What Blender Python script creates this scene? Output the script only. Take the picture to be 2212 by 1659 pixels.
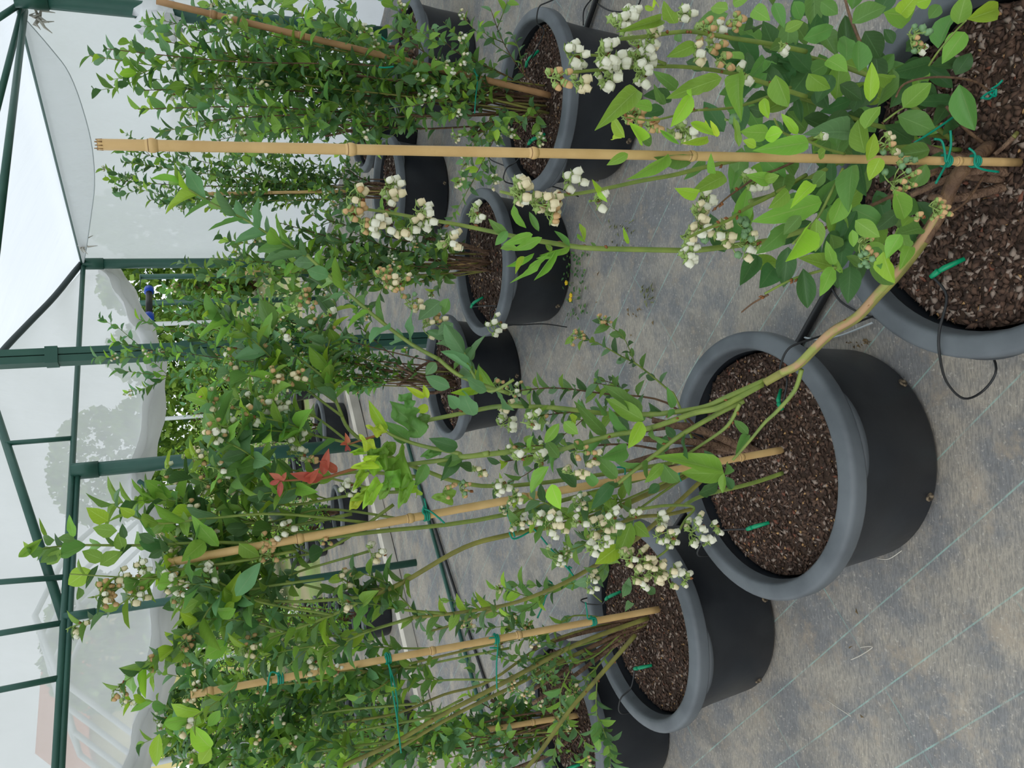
import bpy, math, random
import numpy as np
from mathutils import Vector, Matrix

for o in list(bpy.data.objects): bpy.data.objects.remove(o)
SC = bpy.context.scene
COL = SC.collection
random.seed(7); RNG = np.random.default_rng(7)
R = math.radians
U = random.uniform

# ------------------------------------------------------------------ camera
# the photograph is a portrait shot lying on its side: world up points to the left edge of the frame
F, PITCH, ROLL, CAMH = 1740.0, R(22.7), R(-4.08), 1.413
_c, _s = math.cos(ROLL), math.sin(ROLL)
FW = Vector((0, math.cos(PITCH), -math.sin(PITCH)))
_ri = Vector((1, 0, 0)); _up = Vector((0, math.sin(PITCH), math.cos(PITCH)))
RI = _ri * _c + _up * _s
UP = _up * _c - _ri * _s
CP = Vector((0, 0, CAMH))
cam = bpy.data.cameras.new('camera'); camo = bpy.data.objects.new('camera', cam); COL.objects.link(camo)
cam.sensor_fit = 'HORIZONTAL'; cam.sensor_width = 36.0; cam.lens = F / 2212 * 36.0
cam.clip_start = 0.02; cam.clip_end = 300
X_, Y_, Z_ = -UP, RI, -FW
camo.matrix_world = Matrix(((X_.x, Y_.x, Z_.x, 0), (X_.y, Y_.y, Z_.y, 0), (X_.z, Y_.z, Z_.z, CAMH), (0, 0, 0, 1)))
SC.camera = camo
# ------------------------------------------------------------------ sky and exposure
W = bpy.data.worlds.new('sky'); SC.world = W; W.use_nodes = True
bg = W.node_tree.nodes['Background']
bg.inputs[0].default_value = (0.90, 0.955, 1.0, 1); bg.inputs[1].default_value = 1.0
sun = bpy.data.lights.new('sun_offscreen', 'SUN'); sun.energy = 1.1; sun.angle = R(50); sun.color = (1, 0.97, 0.92)
suno = bpy.data.objects.new('sun_offscreen', sun); COL.objects.link(suno)
suno.rotation_euler = (R(28), R(-18), 0)
SC.view_settings.view_transform = 'Standard'; SC.view_settings.look = 'None'
SC.view_settings.gamma = 1; SC.view_settings.use_curve_mapping = False
SC.view_settings.exposure = 0.24

# ------------------------------------------------------------------ pixels to places
def ray(x, y): return FW * F + RI * (1659 - y - 829.5) - UP * (x - 1106)
def atz(x, y, z=0.0):
    d = ray(x, y); return CP + d * ((z - CAMH) / d.z)
def atY(x, y, Y):
    d = ray(x, y); return CP + d * (Y / d.y)
def onplane(x, y, A, n):
    d = ray(x, y); return CP + d * ((A - CP).dot(n) / d.dot(n))
def depth(p): return (Vector(p) - CP).dot(FW)
def proj(p):
    d = Vector(p) - CP; z = d.dot(FW)
    return 1106 - F * d.dot(UP) / z, 829.5 - F * d.dot(RI) / z
K = 1 / 2.9625
def crop(ox, oy): return lambda cx, cy: (ox + cx * K, oy + cy * K)

# ------------------------------------------------------------------ materials
MATS = {}
def mat(name, color, rough=0.6, trans=0.0, spec=0.4, noise=None, bump=0.0, bscale=80, metal=0.0):
    m = bpy.data.materials.new(name); m.use_nodes = True; nt = m.node_tree
    b = nt.nodes['Principled BSDF']; out = nt.nodes['Material Output']
    b.inputs['Base Color'].default_value = (*color, 1); b.inputs['Roughness'].default_value = rough
    b.inputs['Specular IOR Level'].default_value = spec; b.inputs['Metallic'].default_value = metal
    tc = nt.nodes.new('ShaderNodeTexCoord')
    csock = None
    if noise:
        c2, scale, lo, hi = noise
        n = nt.nodes.new('ShaderNodeTexNoise'); n.inputs['Scale'].default_value = scale; n.inputs['Detail'].default_value = 5
        nt.links.new(tc.outputs['Object'], n.inputs['Vector'])
        r = nt.nodes.new('ShaderNodeMapRange'); r.inputs[1].default_value = lo; r.inputs[2].default_value = hi
        nt.links.new(n.outputs['Fac'], r.inputs[0])
        mx = nt.nodes.new('ShaderNodeMix'); mx.data_type = 'RGBA'
        mx.inputs[6].default_value = (*color, 1); mx.inputs[7].default_value = (*c2, 1)
        nt.links.new(r.outputs[0], mx.inputs[0]); csock = mx.outputs[2]
        nt.links.new(csock, b.inputs['Base Color'])
    if bump:
        n2 = nt.nodes.new('ShaderNodeTexNoise'); n2.inputs['Scale'].default_value = bscale; n2.inputs['Detail'].default_value = 4
        nt.links.new(tc.outputs['Object'], n2.inputs['Vector'])
        bp = nt.nodes.new('ShaderNodeBump'); bp.inputs['Strength'].default_value = bump; bp.inputs['Distance'].default_value = 0.01
        nt.links.new(n2.outputs['Fac'], bp.inputs['Height']); nt.links.new(bp.outputs[0], b.inputs['Normal'])
    if trans > 0:
        t = nt.nodes.new('ShaderNodeBsdfTranslucent'); t.inputs[0].default_value = (*color, 1)
        if csock: nt.links.new(csock, t.inputs[0])
        ms = nt.nodes.new('ShaderNodeMixShader'); ms.inputs[0].default_value = trans
        nt.links.new(b.outputs[0], ms.inputs[1]); nt.links.new(t.outputs[0], ms.inputs[2])
        nt.links.new(ms.outputs[0], out.inputs['Surface'])
    MATS[name] = m; return m

def leafmat(name, c, vein, rough=0.42, tr=0.35):
    m = bpy.data.materials.new(name); m.use_nodes = True; nt = m.node_tree; L = nt.links.new
    b = nt.nodes['Principled BSDF']; out = nt.nodes['Material Output']
    b.inputs['Roughness'].default_value = rough; b.inputs['Specular IOR Level'].default_value = 0.35
    uv = nt.nodes.new('ShaderNodeUVMap'); sp = nt.nodes.new('ShaderNodeSeparateXYZ'); L(uv.outputs[0], sp.inputs[0])
    def mth(op, a, bb=None):
        n = nt.nodes.new('ShaderNodeMath'); n.operation = op
        for i, v in enumerate((a, bb)):
            if v is None: continue
            if isinstance(v, (int, float)): n.inputs[i].default_value = v
            else: L(v, n.inputs[i])
        return n.outputs[0]
    au = mth('ABSOLUTE', mth('SUBTRACT', sp.outputs[0], 0.5))
    mid = mth('LESS_THAN', au, 0.022)
    s = mth('SUBTRACT', mth('MULTIPLY', sp.outputs[1], 7.0), mth('MULTIPLY', au, 4.5))
    side = mth('LESS_THAN', mth('FRACT', s), 0.10)
    fac = mth('MAXIMUM', mth('MULTIPLY', mid, 0.75), mth('MULTIPLY', side, 0.28))
    mx = nt.nodes.new('ShaderNodeMix'); mx.data_type = 'RGBA'
    oi = nt.nodes.new('ShaderNodeObjectInfo'); hs = nt.nodes.new('ShaderNodeHueSaturation')
    hs.inputs['Color'].default_value = (*c, 1)
    L(mth('ADD', mth('MULTIPLY', oi.outputs['Random'], 0.03), 0.485), hs.inputs['Hue'])
    L(mth('ADD', mth('MULTIPLY', oi.outputs['Random'], 0.35), 0.82), hs.inputs['Value'])
    L(hs.outputs[0], mx.inputs[6]); mx.inputs[7].default_value = (*vein, 1); L(fac, mx.inputs[0])
    L(mx.outputs[2], b.inputs['Base Color'])
    bp = nt.nodes.new('ShaderNodeBump'); bp.inputs['Strength'].default_value = 0.35; bp.inputs['Distance'].default_value = 0.002
    bp.invert = True; L(fac, bp.inputs['Height']); L(bp.outputs[0], b.inputs['Normal'])
    t = nt.nodes.new('ShaderNodeBsdfTranslucent'); 
    hs2 = nt.nodes.new('ShaderNodeHueSaturation'); hs2.inputs['Hue'].default_value = 0.485; hs2.inputs['Value'].default_value = 1.3
    L(mx.outputs[2], hs2.inputs['Color']); L(hs2.outputs[0], t.inputs[0])
    ms = nt.nodes.new('ShaderNodeMixShader'); ms.inputs[0].default_value = tr
    L(b.outputs[0], ms.inputs[1]); L(t.outputs[0], ms.inputs[2]); L(ms.outputs[0], out.inputs['Surface'])
    MATS[name] = m; return m

LEAFM = [leafmat('leaf_new', (0.34, 0.58, 0.05), (0.46, 0.66, 0.14)),
         leafmat('leaf_bright', (0.225, 0.43, 0.062), (0.34, 0.53, 0.13)),
         leafmat('leaf_mid', (0.145, 0.31, 0.072), (0.22, 0.40, 0.12)),
         leafmat('leaf_deep', (0.072, 0.175, 0.055), (0.12, 0.25, 0.09)),
         leafmat('leaf_blue', (0.16, 0.33, 0.14), (0.23, 0.41, 0.19)),
         leafmat('leaf_red', (0.50, 0.12, 0.08), (0.6, 0.2, 0.12)),
         leafmat('leaf_yellow', (0.50, 0.66, 0.05), (0.58, 0.72, 0.16))]
mat('stem_green', (0.23, 0.30, 0.06), 0.5, noise=((0.15, 0.22, 0.05), 40, .35, .7))
mat('stem_olive', (0.27, 0.26, 0.06), 0.55, noise=((0.17, 0.16, 0.05), 30, .35, .7))
mat('stem_brown', (0.20, 0.115, 0.06), 0.7, noise=((0.10, 0.055, 0.035), 45, .3, .7), bump=.5, bscale=120)
mat('bark', (0.26, 0.16, 0.10), 0.85, noise=((0.10, 0.055, 0.035), 60, .3, .7), bump=.9, bscale=150)
mat('peeled', (0.46, 0.28, 0.15), 0.6, noise=((0.30, 0.33, 0.08), 25, .45, .55))
mat('bamboo', (0.66, 0.44, 0.19), 0.45, noise=((0.52, 0.32, 0.12), 18, .35, .8), bump=.15, bscale=60)
mat('bamboo_old', (0.44, 0.25, 0.11), 0.55, noise=((0.30, 0.16, 0.07), 14, .35, .7), bump=.2, bscale=60)
mat('bamboo_node', (0.30, 0.17, 0.07), 0.6)
mat('twine', (0.0, 0.25, 0.16), 0.45)
mat('dripper', (0.0, 0.27, 0.12), 0.4)
mat('rubber', (0.018, 0.019, 0.02), 0.5)
mat('pot_black', (0.013, 0.0155, 0.020), 0.40, spec=.45, noise=((0.026, 0.030, 0.035), 7, .45, .75), bump=.05, bscale=30)
mat('pot_rim', (0.115, 0.130, 0.142), 0.5, spec=.4, noise=((0.07, 0.08, 0.09), 9, .4, .7), bump=.05, bscale=40)
mat('pot_grey', (0.055, 0.062, 0.068), 0.5, spec=.35)
mat('drain', (0.20, 0.155, 0.10), 0.9, noise=((0.04, 0.03, 0.02), 120, .4, .6))
mat('scuff', (0.16, 0.18, 0.19), 0.8)
mat('petal', (0.92, 0.91, 0.76), 0.45, trans=.3)
mat('petal_cream', (0.86, 0.76, 0.50), 0.55, trans=.2)
mat('petal_dry', (0.66, 0.42, 0.20), 0.7, trans=.15)
mat('calyx', (0.33, 0.46, 0.13), 0.55, trans=.2)
mat('berry', (0.17, 0.30, 0.14), 0.5)
mat('bud_scale', (0.24, 0.09, 0.03), 0.6)
mat('yellow', (0.80, 0.55, 0.02), 0.5)
mat('steel_green', (0.022, 0.085, 0.062), 0.4, noise=((0.03, 0.105, 0.075), 6, .4, .7))
mat('steel_dark', (0.03, 0.045, 0.045), 0.5)
mat('soil', (0.035, 0.02, 0.013), 0.95, noise=((0.07, 0.04, 0.025), 60, .3, .7), bump=.8, bscale=200)
CHIP = [mat('chip_dark', (0.05, 0.027, 0.018), 0.85), mat('chip_brown', (0.098, 0.054, 0.035), 0.85),
        mat('chip_grey', (0.27, 0.205, 0.165), 0.8), mat('chip_pellet', (0.42, 0.24, 0.10), 0.7),
        mat('chip_red', (0.17, 0.06, 0.035), 0.8)]
mat('curb_white', (0.55, 0.52, 0.45), 0.7, noise=((0.38, 0.35, 0.30), 4, .35, .7))
mat('white_plastic', (0.93, 0.94, 0.95), 0.45, trans=.12)
mat('blue_plastic', (0.01, 0.07, 0.5), 0.35)
mat('grey_pipe', (0.42, 0.46, 0.47), 0.5)
mat('dead', (0.24, 0.17, 0.09), 0.9, trans=.2)
mat('dead_green', (0.22, 0.23, 0.12), 0.9, trans=.2)
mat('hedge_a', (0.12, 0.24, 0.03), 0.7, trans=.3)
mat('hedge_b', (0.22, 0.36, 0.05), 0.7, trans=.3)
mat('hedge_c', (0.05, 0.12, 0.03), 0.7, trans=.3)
mat('grass', (0.20, 0.28, 0.08), 0.9, noise=((0.32, 0.27, 0.17), 1.2, .4, .65))
mat('roof_tile', (0.55, 0.17, 0.07), 0.8)
mat('plaster', (0.62, 0.60, 0.55), 0.9)
mat('yellow_plaster', (0.70, 0.60, 0.30), 0.9)
mat('glass_dark', (0.10, 0.12, 0.14), 0.2)

def filmmat(name, transp, tint=(0.93, 0.95, 0.965), tl=.78):
    m = bpy.data.materials.new(name); m.use_nodes = True; nt = m.node_tree; L = nt.links.new
    nt.nodes.remove(nt.nodes['Principled BSDF']); out = nt.nodes['Material Output']
    d = nt.nodes.new('ShaderNodeBsdfDiffuse'); t = nt.nodes.new('ShaderNodeBsdfTranslucent'); p = nt.nodes.new('ShaderNodeBsdfTransparent')
    tc = nt.nodes.new('ShaderNodeTexCoord'); n = nt.nodes.new('ShaderNodeTexNoise'); n.inputs['Scale'].default_value = 1.3; n.inputs['Detail'].default_value = 3
    L(tc.outputs['Object'], n.inputs[0]); mx = nt.nodes.new('ShaderNodeMix'); mx.data_type = 'RGBA'
    mx.inputs[6].default_value = (*tint, 1); mx.inputs[7].default_value = (*[v * .93 for v in tint], 1); L(n.outputs['Fac'], mx.inputs[0])
    L(mx.outputs[2], d.inputs[0]); L(mx.outputs[2], t.inputs[0]); p.inputs[0].default_value = (0.97, 0.98, 0.98, 1)
    n2 = nt.nodes.new('ShaderNodeTexNoise'); n2.inputs['Scale'].default_value = 3.5; n2.inputs['Detail'].default_value = 3
    mp = nt.nodes.new('ShaderNodeMapping'); mp.inputs['Rotation'].default_value = (0.3, 0.2, 0.6); mp.inputs['Scale'].default_value = (.35, 2.2, 1)
    L(tc.outputs['Object'], mp.inputs[0]); L(mp.outputs[0], n2.inputs[0])
    bp = nt.nodes.new('ShaderNodeBump'); bp.inputs['Strength'].default_value = .5; bp.inputs['Distance'].default_value = .03
    L(n2.outputs['Fac'], bp.inputs['Height']); L(bp.outputs[0], d.inputs['Normal']); L(bp.outputs[0], t.inputs['Normal'])
    a = nt.nodes.new('ShaderNodeMixShader'); a.inputs[0].default_value = tl; L(d.outputs[0], a.inputs[1]); L(t.outputs[0], a.inputs[2])
    z = nt.nodes.new('ShaderNodeMixShader'); z.inputs[0].default_value = transp; L(a.outputs[0], z.inputs[1]); L(p.outputs[0], z.inputs[2])
    L(z.outputs[0], out.inputs['Surface']); MATS[name] = m
filmmat('film_roof', .10, (.85, .895, .945)); filmmat('film_flap', .05, (.93, .95, .96), .30); filmmat('film_wall', .06, (.87, .915, .95)); filmmat('film_gable', .22, (.85, .87, .89)); filmmat('film_hem', .12, (.78, .78, .76))

def floormat():
    m = bpy.data.materials.new('ground_cover'); m.use_nodes = True; nt = m.node_tree; L = nt.links.new
    b = nt.nodes['Principled BSDF']; b.inputs['Roughness'].default_value = .85; b.inputs['Specular IOR Level'].default_value = .2
    g = nt.nodes.new('ShaderNodeNewGeometry')
    mp = nt.nodes.new('ShaderNodeMapping'); mp.inputs['Rotation'].default_value = (0, 0, R(49)); L(g.outputs['Position'], mp.inputs[0])
    sp = nt.nodes.new('ShaderNodeSeparateXYZ'); L(mp.outputs[0], sp.inputs[0])
    def noise(scale, det, vec=None, rough=.6):
        n = nt.nodes.new('ShaderNodeTexNoise'); n.inputs['Scale'].default_value = scale; n.inputs['Detail'].default_value = det; n.inputs['Roughness'].default_value = rough
        L(vec or g.outputs['Position'], n.inputs['Vector']); return n.outputs['Fac']
    def rng(s, lo, hi, a=0., z=1.):
        r = nt.nodes.new('ShaderNodeMapRange'); r.inputs[1].default_value = lo; r.inputs[2].default_value = hi; r.inputs[3].default_value = a; r.inputs[4].default_value = z
        L(s, r.inputs[0]); return r.outputs[0]
    def mix(f, a, c, mode='MIX'):
        x = nt.nodes.new('ShaderNodeMix'); x.data_type = 'RGBA'; x.blend_type = mode
        if isinstance(f, float): x.inputs[0].default_value = f
        else: L(f, x.inputs[0])
        for i, v in ((6, a), (7, c)):
            if isinstance(v, tuple): x.inputs[i].default_value = (*v, 1)
            else: L(v, x.inputs[i])
        return x.outputs[2]
    def mth(op, a, bb=None):
        n = nt.nodes.new('ShaderNodeMath'); n.operation = op
        for i, v in enumerate((a, bb)):
            if v is None: continue
            if isinstance(v, (int, float)): n.inputs[i].default_value = v
            else: L(v, n.inputs[i])
        return n.outputs[0]
    c = mix(rng(noise(3.4, 8, rough=.68), .45, .57), (0.215, 0.217, 0.217), (0.375, 0.338, 0.28))
    c = mix(rng(noise(7, 6), .48, .68, 0., .75), c, (0.345, 0.318, 0.27))
    c = mix(rng(noise(4.0, 8, rough=.68), .52, .63, 0., .75), c, (0.125, 0.13, 0.133))
    st = nt.nodes.new('ShaderNodeMapping'); st.inputs['Rotation'].default_value = (0, 0, R(49)); st.inputs['Scale'].default_value = (55, 330, 60); L(g.outputs['Position'], st.inputs[0])
    fib = noise(1.0, 4, st.outputs[0], .7)
    c = mix(rng(fib, .42, .60, 0., .55), c, (0.12, 0.12, 0.12))
    c = mix(rng(noise(8, 8, rough=.75), .53, .66, 0., .6), c, (0.42, 0.35, 0.265))
    c = mix(rng(noise(130, 3), .60, .70, 0., .55), c, (0.52, 0.48, 0.42))
    # woven marker threads every 14 cm, and sparse cross threads
    def thread(sock, per, off, w):
        f = mth('FRACT', mth('ADD', mth('DIVIDE', sock, per), off))
        return mth('LESS_THAN', mth('ABSOLUTE', mth('SUBTRACT', f, .5)), w / per)
    t1 = thread(sp.outputs[1], .14, .5 - .335 / .14, .0016)
    dash = rng(noise(22.0, 5), .36, .62, .12, .62)
    c = mix(mth('MULTIPLY', t1, dash), c, (0.30, 0.50, 0.44))
    t2 = thread(sp.outputs[0], .42, .1, .0016)
    c = mix(mth('MULTIPLY', t2, rng(noise(4.0, 2), .50, .66, 0., .6)), c, (0.22, 0.44, 0.40))
    L(c, b.inputs['Base Color'])
    bp = nt.nodes.new('ShaderNodeBump'); bp.inputs['Strength'].default_value = .35; bp.inputs['Distance'].default_value = .004
    L(mth('ADD', fib, mth('MULTIPLY', noise(40, 4), 1.5)), bp.inputs['Height']); L(bp.outputs[0], b.inputs['Normal'])
    MATS['ground_cover'] = m
floormat()

# ------------------------------------------------------------------ mesh helpers
class MB:
    def __init__(s): s.v = []; s.f = []; s.m = []; s.uv = None
    def add(s, vs, fs, mi=0):
        o = len(s.v); s.v.extend([tuple(p) for p in vs]); s.f.extend([tuple(i + o for i in f) for f in fs]); s.m.extend([mi] * len(fs))
    def tube(s, pts, rad, n=6, mi=0, cap=True):
        pts = [Vector(p) for p in pts]; N = len(pts)
        if not hasattr(rad, '__len__'): rad = [rad] * N
        vs = []; fs = []; up = None
        for i, p in enumerate(pts):
            t = (pts[min(i + 1, N - 1)] - pts[max(i - 1, 0)])
            t = t.normalized() if t.length > 1e-9 else Vector((0, 0, 1))
            if up is None: up = t.orthogonal().normalized()
            a = (up - t * up.dot(t)); a = a.normalized() if a.length > 1e-6 else t.orthogonal().normalized(); up = a; b = t.cross(a)
            for k in range(n):
                th = 2 * math.pi * k / n; vs.append(p + (a * math.cos(th) + b * math.sin(th)) * rad[i])
        for i in range(N - 1):
            for k in range(n): fs.append((i * n + k, i * n + (k + 1) % n, (i + 1) * n + (k + 1) % n, (i + 1) * n + k))
        if cap: fs.append(tuple(range(n - 1, -1, -1))); fs.append(tuple((N - 1) * n + k for k in range(n)))
        s.add(vs, fs, mi); return s
    def lathe(s, prof, n=48, mi=0, c=(0, 0, 0), wob=None):
        vs = []; fs = []
        for (r, z) in prof:
            for k in range(n):
                th = 2 * math.pi * k / n; rr = r * (1 + (wob(th, z) if wob else 0))
                vs.append((c[0] + rr * math.cos(th), c[1] + rr * math.sin(th), c[2] + z))
        for i in range(len(prof) - 1):
            for k in range(n): fs.append((i * n + k, i * n + (k + 1) % n, (i + 1) * n + (k + 1) % n, (i + 1) * n + k))
        s.add(vs, fs, mi); return s
    def box(s, c, d, mi=0, rz=0.0):
        cs, sn = math.cos(rz), math.sin(rz); vs = []
        for z in (-1, 1):
            for x, y in ((-1, -1), (1, -1), (1, 1), (-1, 1)):
                X, Y = x * d[0] / 2, y * d[1] / 2; vs.append((c[0] + X * cs - Y * sn, c[1] + X * sn + Y * cs, c[2] + z * d[2] / 2))
        s.add(vs, [(3, 2, 1, 0), (4, 5, 6, 7), (0, 1, 5, 4), (1, 2, 6, 5), (2, 3, 7, 6), (3, 0, 4, 7)], mi); return s
    def grid(s, rows, mi=0):
        n = len(rows[0]); vs = [p for r in rows for p in r]
        s.add(vs, [(i * n + k, i * n + k + 1, (i + 1) * n + k + 1, (i + 1) * n + k) for i in range(len(rows) - 1) for k in range(n - 1)], mi); return s
    def mesh(s, name, mats, smooth=True):
        me = bpy.data.meshes.new(name); me.from_pydata(s.v, [], s.f)
        for m in mats: me.materials.append(MATS[m] if isinstance(m, str) else m)
        if len(mats) > 1: me.polygons.foreach_set('material_index', s.m)
        if smooth: me.polygons.foreach_set('use_smooth', [True] * len(s.f))
        me.update(); return me
    def build(s, name, mats, parent=None, smooth=True):
        if isinstance(mats, str): mats = [mats]
        off = parent.matrix_world.translation if parent is not None else None
        if parent is not None:
            w = wloc(parent); s.v = [(a - w.x, b - w.y, c - w.z) for a, b, c in s.v]
        return link(name, s.mesh(name, mats, smooth), parent)
WL = {}
def wloc(o): return WL.get(o.name, Vector((0, 0, 0)))
def link(name, data, parent=None):
    o = bpy.data.objects.new(name, data); COL.objects.link(o)
    if parent is not None: o.parent = parent
    WL[o.name] = wloc(parent).copy() if parent is not None else Vector((0, 0, 0))
    return o
def empty(name, loc):
    o = bpy.data.objects.new(name, None); COL.objects.link(o); o.location = loc; o.empty_display_size = .05
    WL[o.name] = Vector(loc); return o
def tag(o, label, cat, group=None, kind=None):
    o['label'] = label; o['category'] = cat
    if group: o['group'] = group
    if kind: o['kind'] = kind
    return o
def struct(o, label=None):
    o['kind'] = 'structure'
    if label: o['label'] = label
    return o
def smooth_path(pts, sub=5):
    P = [Vector(p) for p in pts]
    if len(P) < 3: return [P[0].lerp(P[-1], i / 4) for i in range(5)]
    out = []
    for i in range(len(P) - 1):
        a, b, c, d = P[max(i - 1, 0)], P[i], P[i + 1], P[min(i + 2, len(P) - 1)]
        for k in range(sub):
            t = k / sub; out.append(.5 * ((2 * b) + (c - a) * t + (2 * a - 5 * b + 4 * c - d) * t * t + (3 * b - a - 3 * c + d) * t ** 3))
    out.append(P[-1]); return out
def scatter(name, tv, tf, mats4, midx, mats, parent=None, uv=None):
    """one mesh of many copies of a template"""
    tv = np.asarray(tv, float); M = np.asarray(mats4, float); n = len(M); k = len(tv)
    h = np.concatenate([tv, np.ones((k, 1))], 1)
    V = np.einsum('nij,kj->nki', M[:, :3, :], h).reshape(-1, 3)
    if parent is not None: V = V - np.array(wloc(parent))
    nf = len(tf); fl = len(tf[0])
    Fc = (np.asarray(tf)[None] + (np.arange(n) * k)[:, None, None]).reshape(-1, fl)
    me = bpy.data.meshes.new(name)
    me.vertices.add(len(V)); me.vertices.foreach_set('co', V.ravel())
    me.loops.add(Fc.size); me.loops.foreach_set('vertex_index', Fc.ravel().astype(np.int32))
    me.polygons.add(len(Fc)); me.polygons.foreach_set('loop_start', np.arange(0, Fc.size, fl, dtype=np.int32))
    for m in mats: me.materials.append(m)
    me.polygons.foreach_set('material_index', np.repeat(np.asarray(midx, np.int32), nf))
    if uv is not None:
        ul = me.uv_layers.new(name='UVMap'); ul.data.foreach_set('uv', np.tile(np.asarray(uv)[np.asarray(tf).ravel()], (n, 1)).ravel())
    me.update(calc_edges=True); me.validate()
    return link(name, me, parent)

# ------------------------------------------------------------------ setting: floor, frame, film
HE = 2.08
Cn = atz(180, 570, HE); ER = atz(40, 5, HE); GL = atz(120, 1659, HE); GV = atz(140, 1345, HE)
gd = (GL - Cn).normalized(); wd = (ER - Cn).normalized()
gn = Vector((gd.y, -gd.x, 0)); gn = gn if gn.y > 0 else -gn      # outward normal of the open end
wn = Vector((wd.y, -wd.x, 0)); wn = wn if wn.x > 0 else -wn

N = 120
xs = np.linspace(-7, 6, N); ys = np.linspace(-3, 9.5, N)
fb = MB()
def fz(x, y): return .004 * math.sin(3.1 * x + 2.2 * y) * math.sin(2.3 * y - 1.4 * x + 1) + .002 * math.sin(9 * x - 4 * y)
fb.grid([[(x, y, fz(x, y) - .004) for x in xs] for y in ys])
struct(fb.build('floor', 'ground_cover'), 'grey woven ground cover fabric with teal marker threads')
gb = MB(); gb.grid([[(x, y, -.03) for x in (-60, 60)] for y in (-20, 90)])
struct(gb.build('ground', 'grass'), 'grass and bare soil outside the tunnel')

def wavy(A, B, zlo, zhi, nu, nv, amp, nrm, ph=0.):
    rows = []
    for j in range(nv + 1):
        rows.append([A.lerp(B, i / nu) + Vector((0, 0, zlo + (zhi - zlo) * j / nv - A.z)) + nrm * amp * (math.sin(i * .9 + ph + j * .35) * .6 + math.sin(i * 2.3 - j * .5) * .4) for i in range(nu + 1)])
    return rows
# right wall: white film from eave to ground
ext = 6.0
mb = MB(); mb.grid(wavy(Cn + wn * .085 - wd * .08, ER + wd * ext + wn * .085, 0, HE + .05, 60, 12, .02, wn))
struct(mb.build('wall_right', 'film_wall'), 'white plastic film side wall hanging from the eave tube')
# sagging valance flap under the eave
flap = [(45, 30), (110, 105), (150, 160), (180, 240), (199, 320), (204, 400), (196, 470), (186, 540), (181, 568)]
rows = []
fl3 = [onplane(x, y, Cn - wn * .03, wn) for x, y in flap]
mb = MB()
topl = []
for p in fl3:
    t = (p - Cn).dot(wd); q = Cn + wd * t; topl.append(Vector((q.x, q.y, HE)) - wn * .03)
mb.grid([topl, [a.lerp(b, .5) for a, b in zip(topl, fl3)], fl3])
o = mb.build('film_flap', 'film_flap'); tag(o, 'loose sagging strip of white film hung below the side eave tube', 'plastic film')
mb = MB(); mb.tube(smooth_path(fl3, 4), .0035, 5); hem = mb.build('hem_cord', 'grey_pipe', o)

# open gable end: film above the beam, rolled film below
VL = Vector((.26, 4.0, 0))
vdir = (VL - Vector((GV.x, GV.y, 0))).normalized()
apexR = onplane(0, 762, Cn, gn)
RIDGE_Z = max(apexR.z + .45, 3.0)
mid = (Cn + GV) * .5; apex = Vector((mid.x, mid.y, RIDGE_Z))
nxt = GV + gd * (GV - Cn).length
apex2 = (GV + nxt) * .5; apex2.z = RIDGE_Z
gout = gn * .085
mb = MB()
G3 = lambda x, y: onplane(x, y, Cn, gn)
def gline(t0, t1, n): return [Cn + gd * (t0 + (t1 - t0) * i / n) for i in range(n + 1)]
spanL = (GV - Cn).length
# roof line over the gable: it follows the dark edge tube up from the corner, then one wide arch
ROOFK = [(0.0, HE + .03)] + [((p - Cn).dot(gd), p.z + .045) for p in (G3(118, 635), G3(60, 695), G3(0, 765), G3(-60, 850))]
ROOFK += [(spanL * .80, ROOFK[-1][1] + .20), (spanL, ROOFK[-1][1] + .27)]
def rz(t):
    t = max(0.0, min(t, 2 * spanL)); t = t if t <= spanL else 2 * spanL - t
    for (t0, z0), (t1, z1) in zip(ROOFK, ROOFK[1:]):
        if t <= t1: return z0 + (z1 - z0) * (t - t0) / (t1 - t0)
    return ROOFK[-1][1]
rows = []
tl = [spanL * 2 * i / 64 for i in range(65)]
for j in range(7):
    rows.append([Cn + gd * t + Vector((0, 0, (rz(t) - HE) * j / 6)) + gout + gn * .012 * math.sin(t * 7 + j) for t in tl])
mb.grid(rows)
struct(mb.build('wall_back', 'film_gable'), 'hazy film closing the gable above the cross beam')
# rolled-up skirt below the beam
hempx = [(240, 578), (262, 596), (285, 640), (312, 690), (335, 740), (347, 800), (342, 880), (328, 970), (312, 1035), (335, 1100), (362, 1170), (370, 1250), (366, 1340), (362, 1430), (345, 1520), (325, 1600), (300, 1690)]
hp = smooth_path([onplane(x, y, Cn + gn * .11, gn) for x, y in hempx], 4)
mb = MB(); rows = []
for j in range(11):
    row = []
    for i, p in enumerate(hp):
        top = Vector((p.x, p.y, HE)); q = top.lerp(p, j / 10)
        row.append(q + gn * (.015 * math.sin(i * .8 + j * .6) * j / 10 + .02 * math.sin(i * .31) * (j / 10) ** 2))
    rows.append(row)
mb.grid(rows)
sk = mb.build('film_skirt', 'film_gable'); tag(sk, 'translucent film skirt rolled up below the gable cross beam', 'plastic film')
mb = MB()
for w, (a, rr) in enumerate(((0, .055), (.06, .04))):
    pts = [p + Vector((0, 0, .01 + a)) + gn * .02 for p in hp]
    mb.tube(pts, [rr * (1 + .25 * math.sin(i * 1.1 + w)) for i in range(len(pts))], 10)
mb.build('rolled_hem', 'film_hem', sk)
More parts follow.
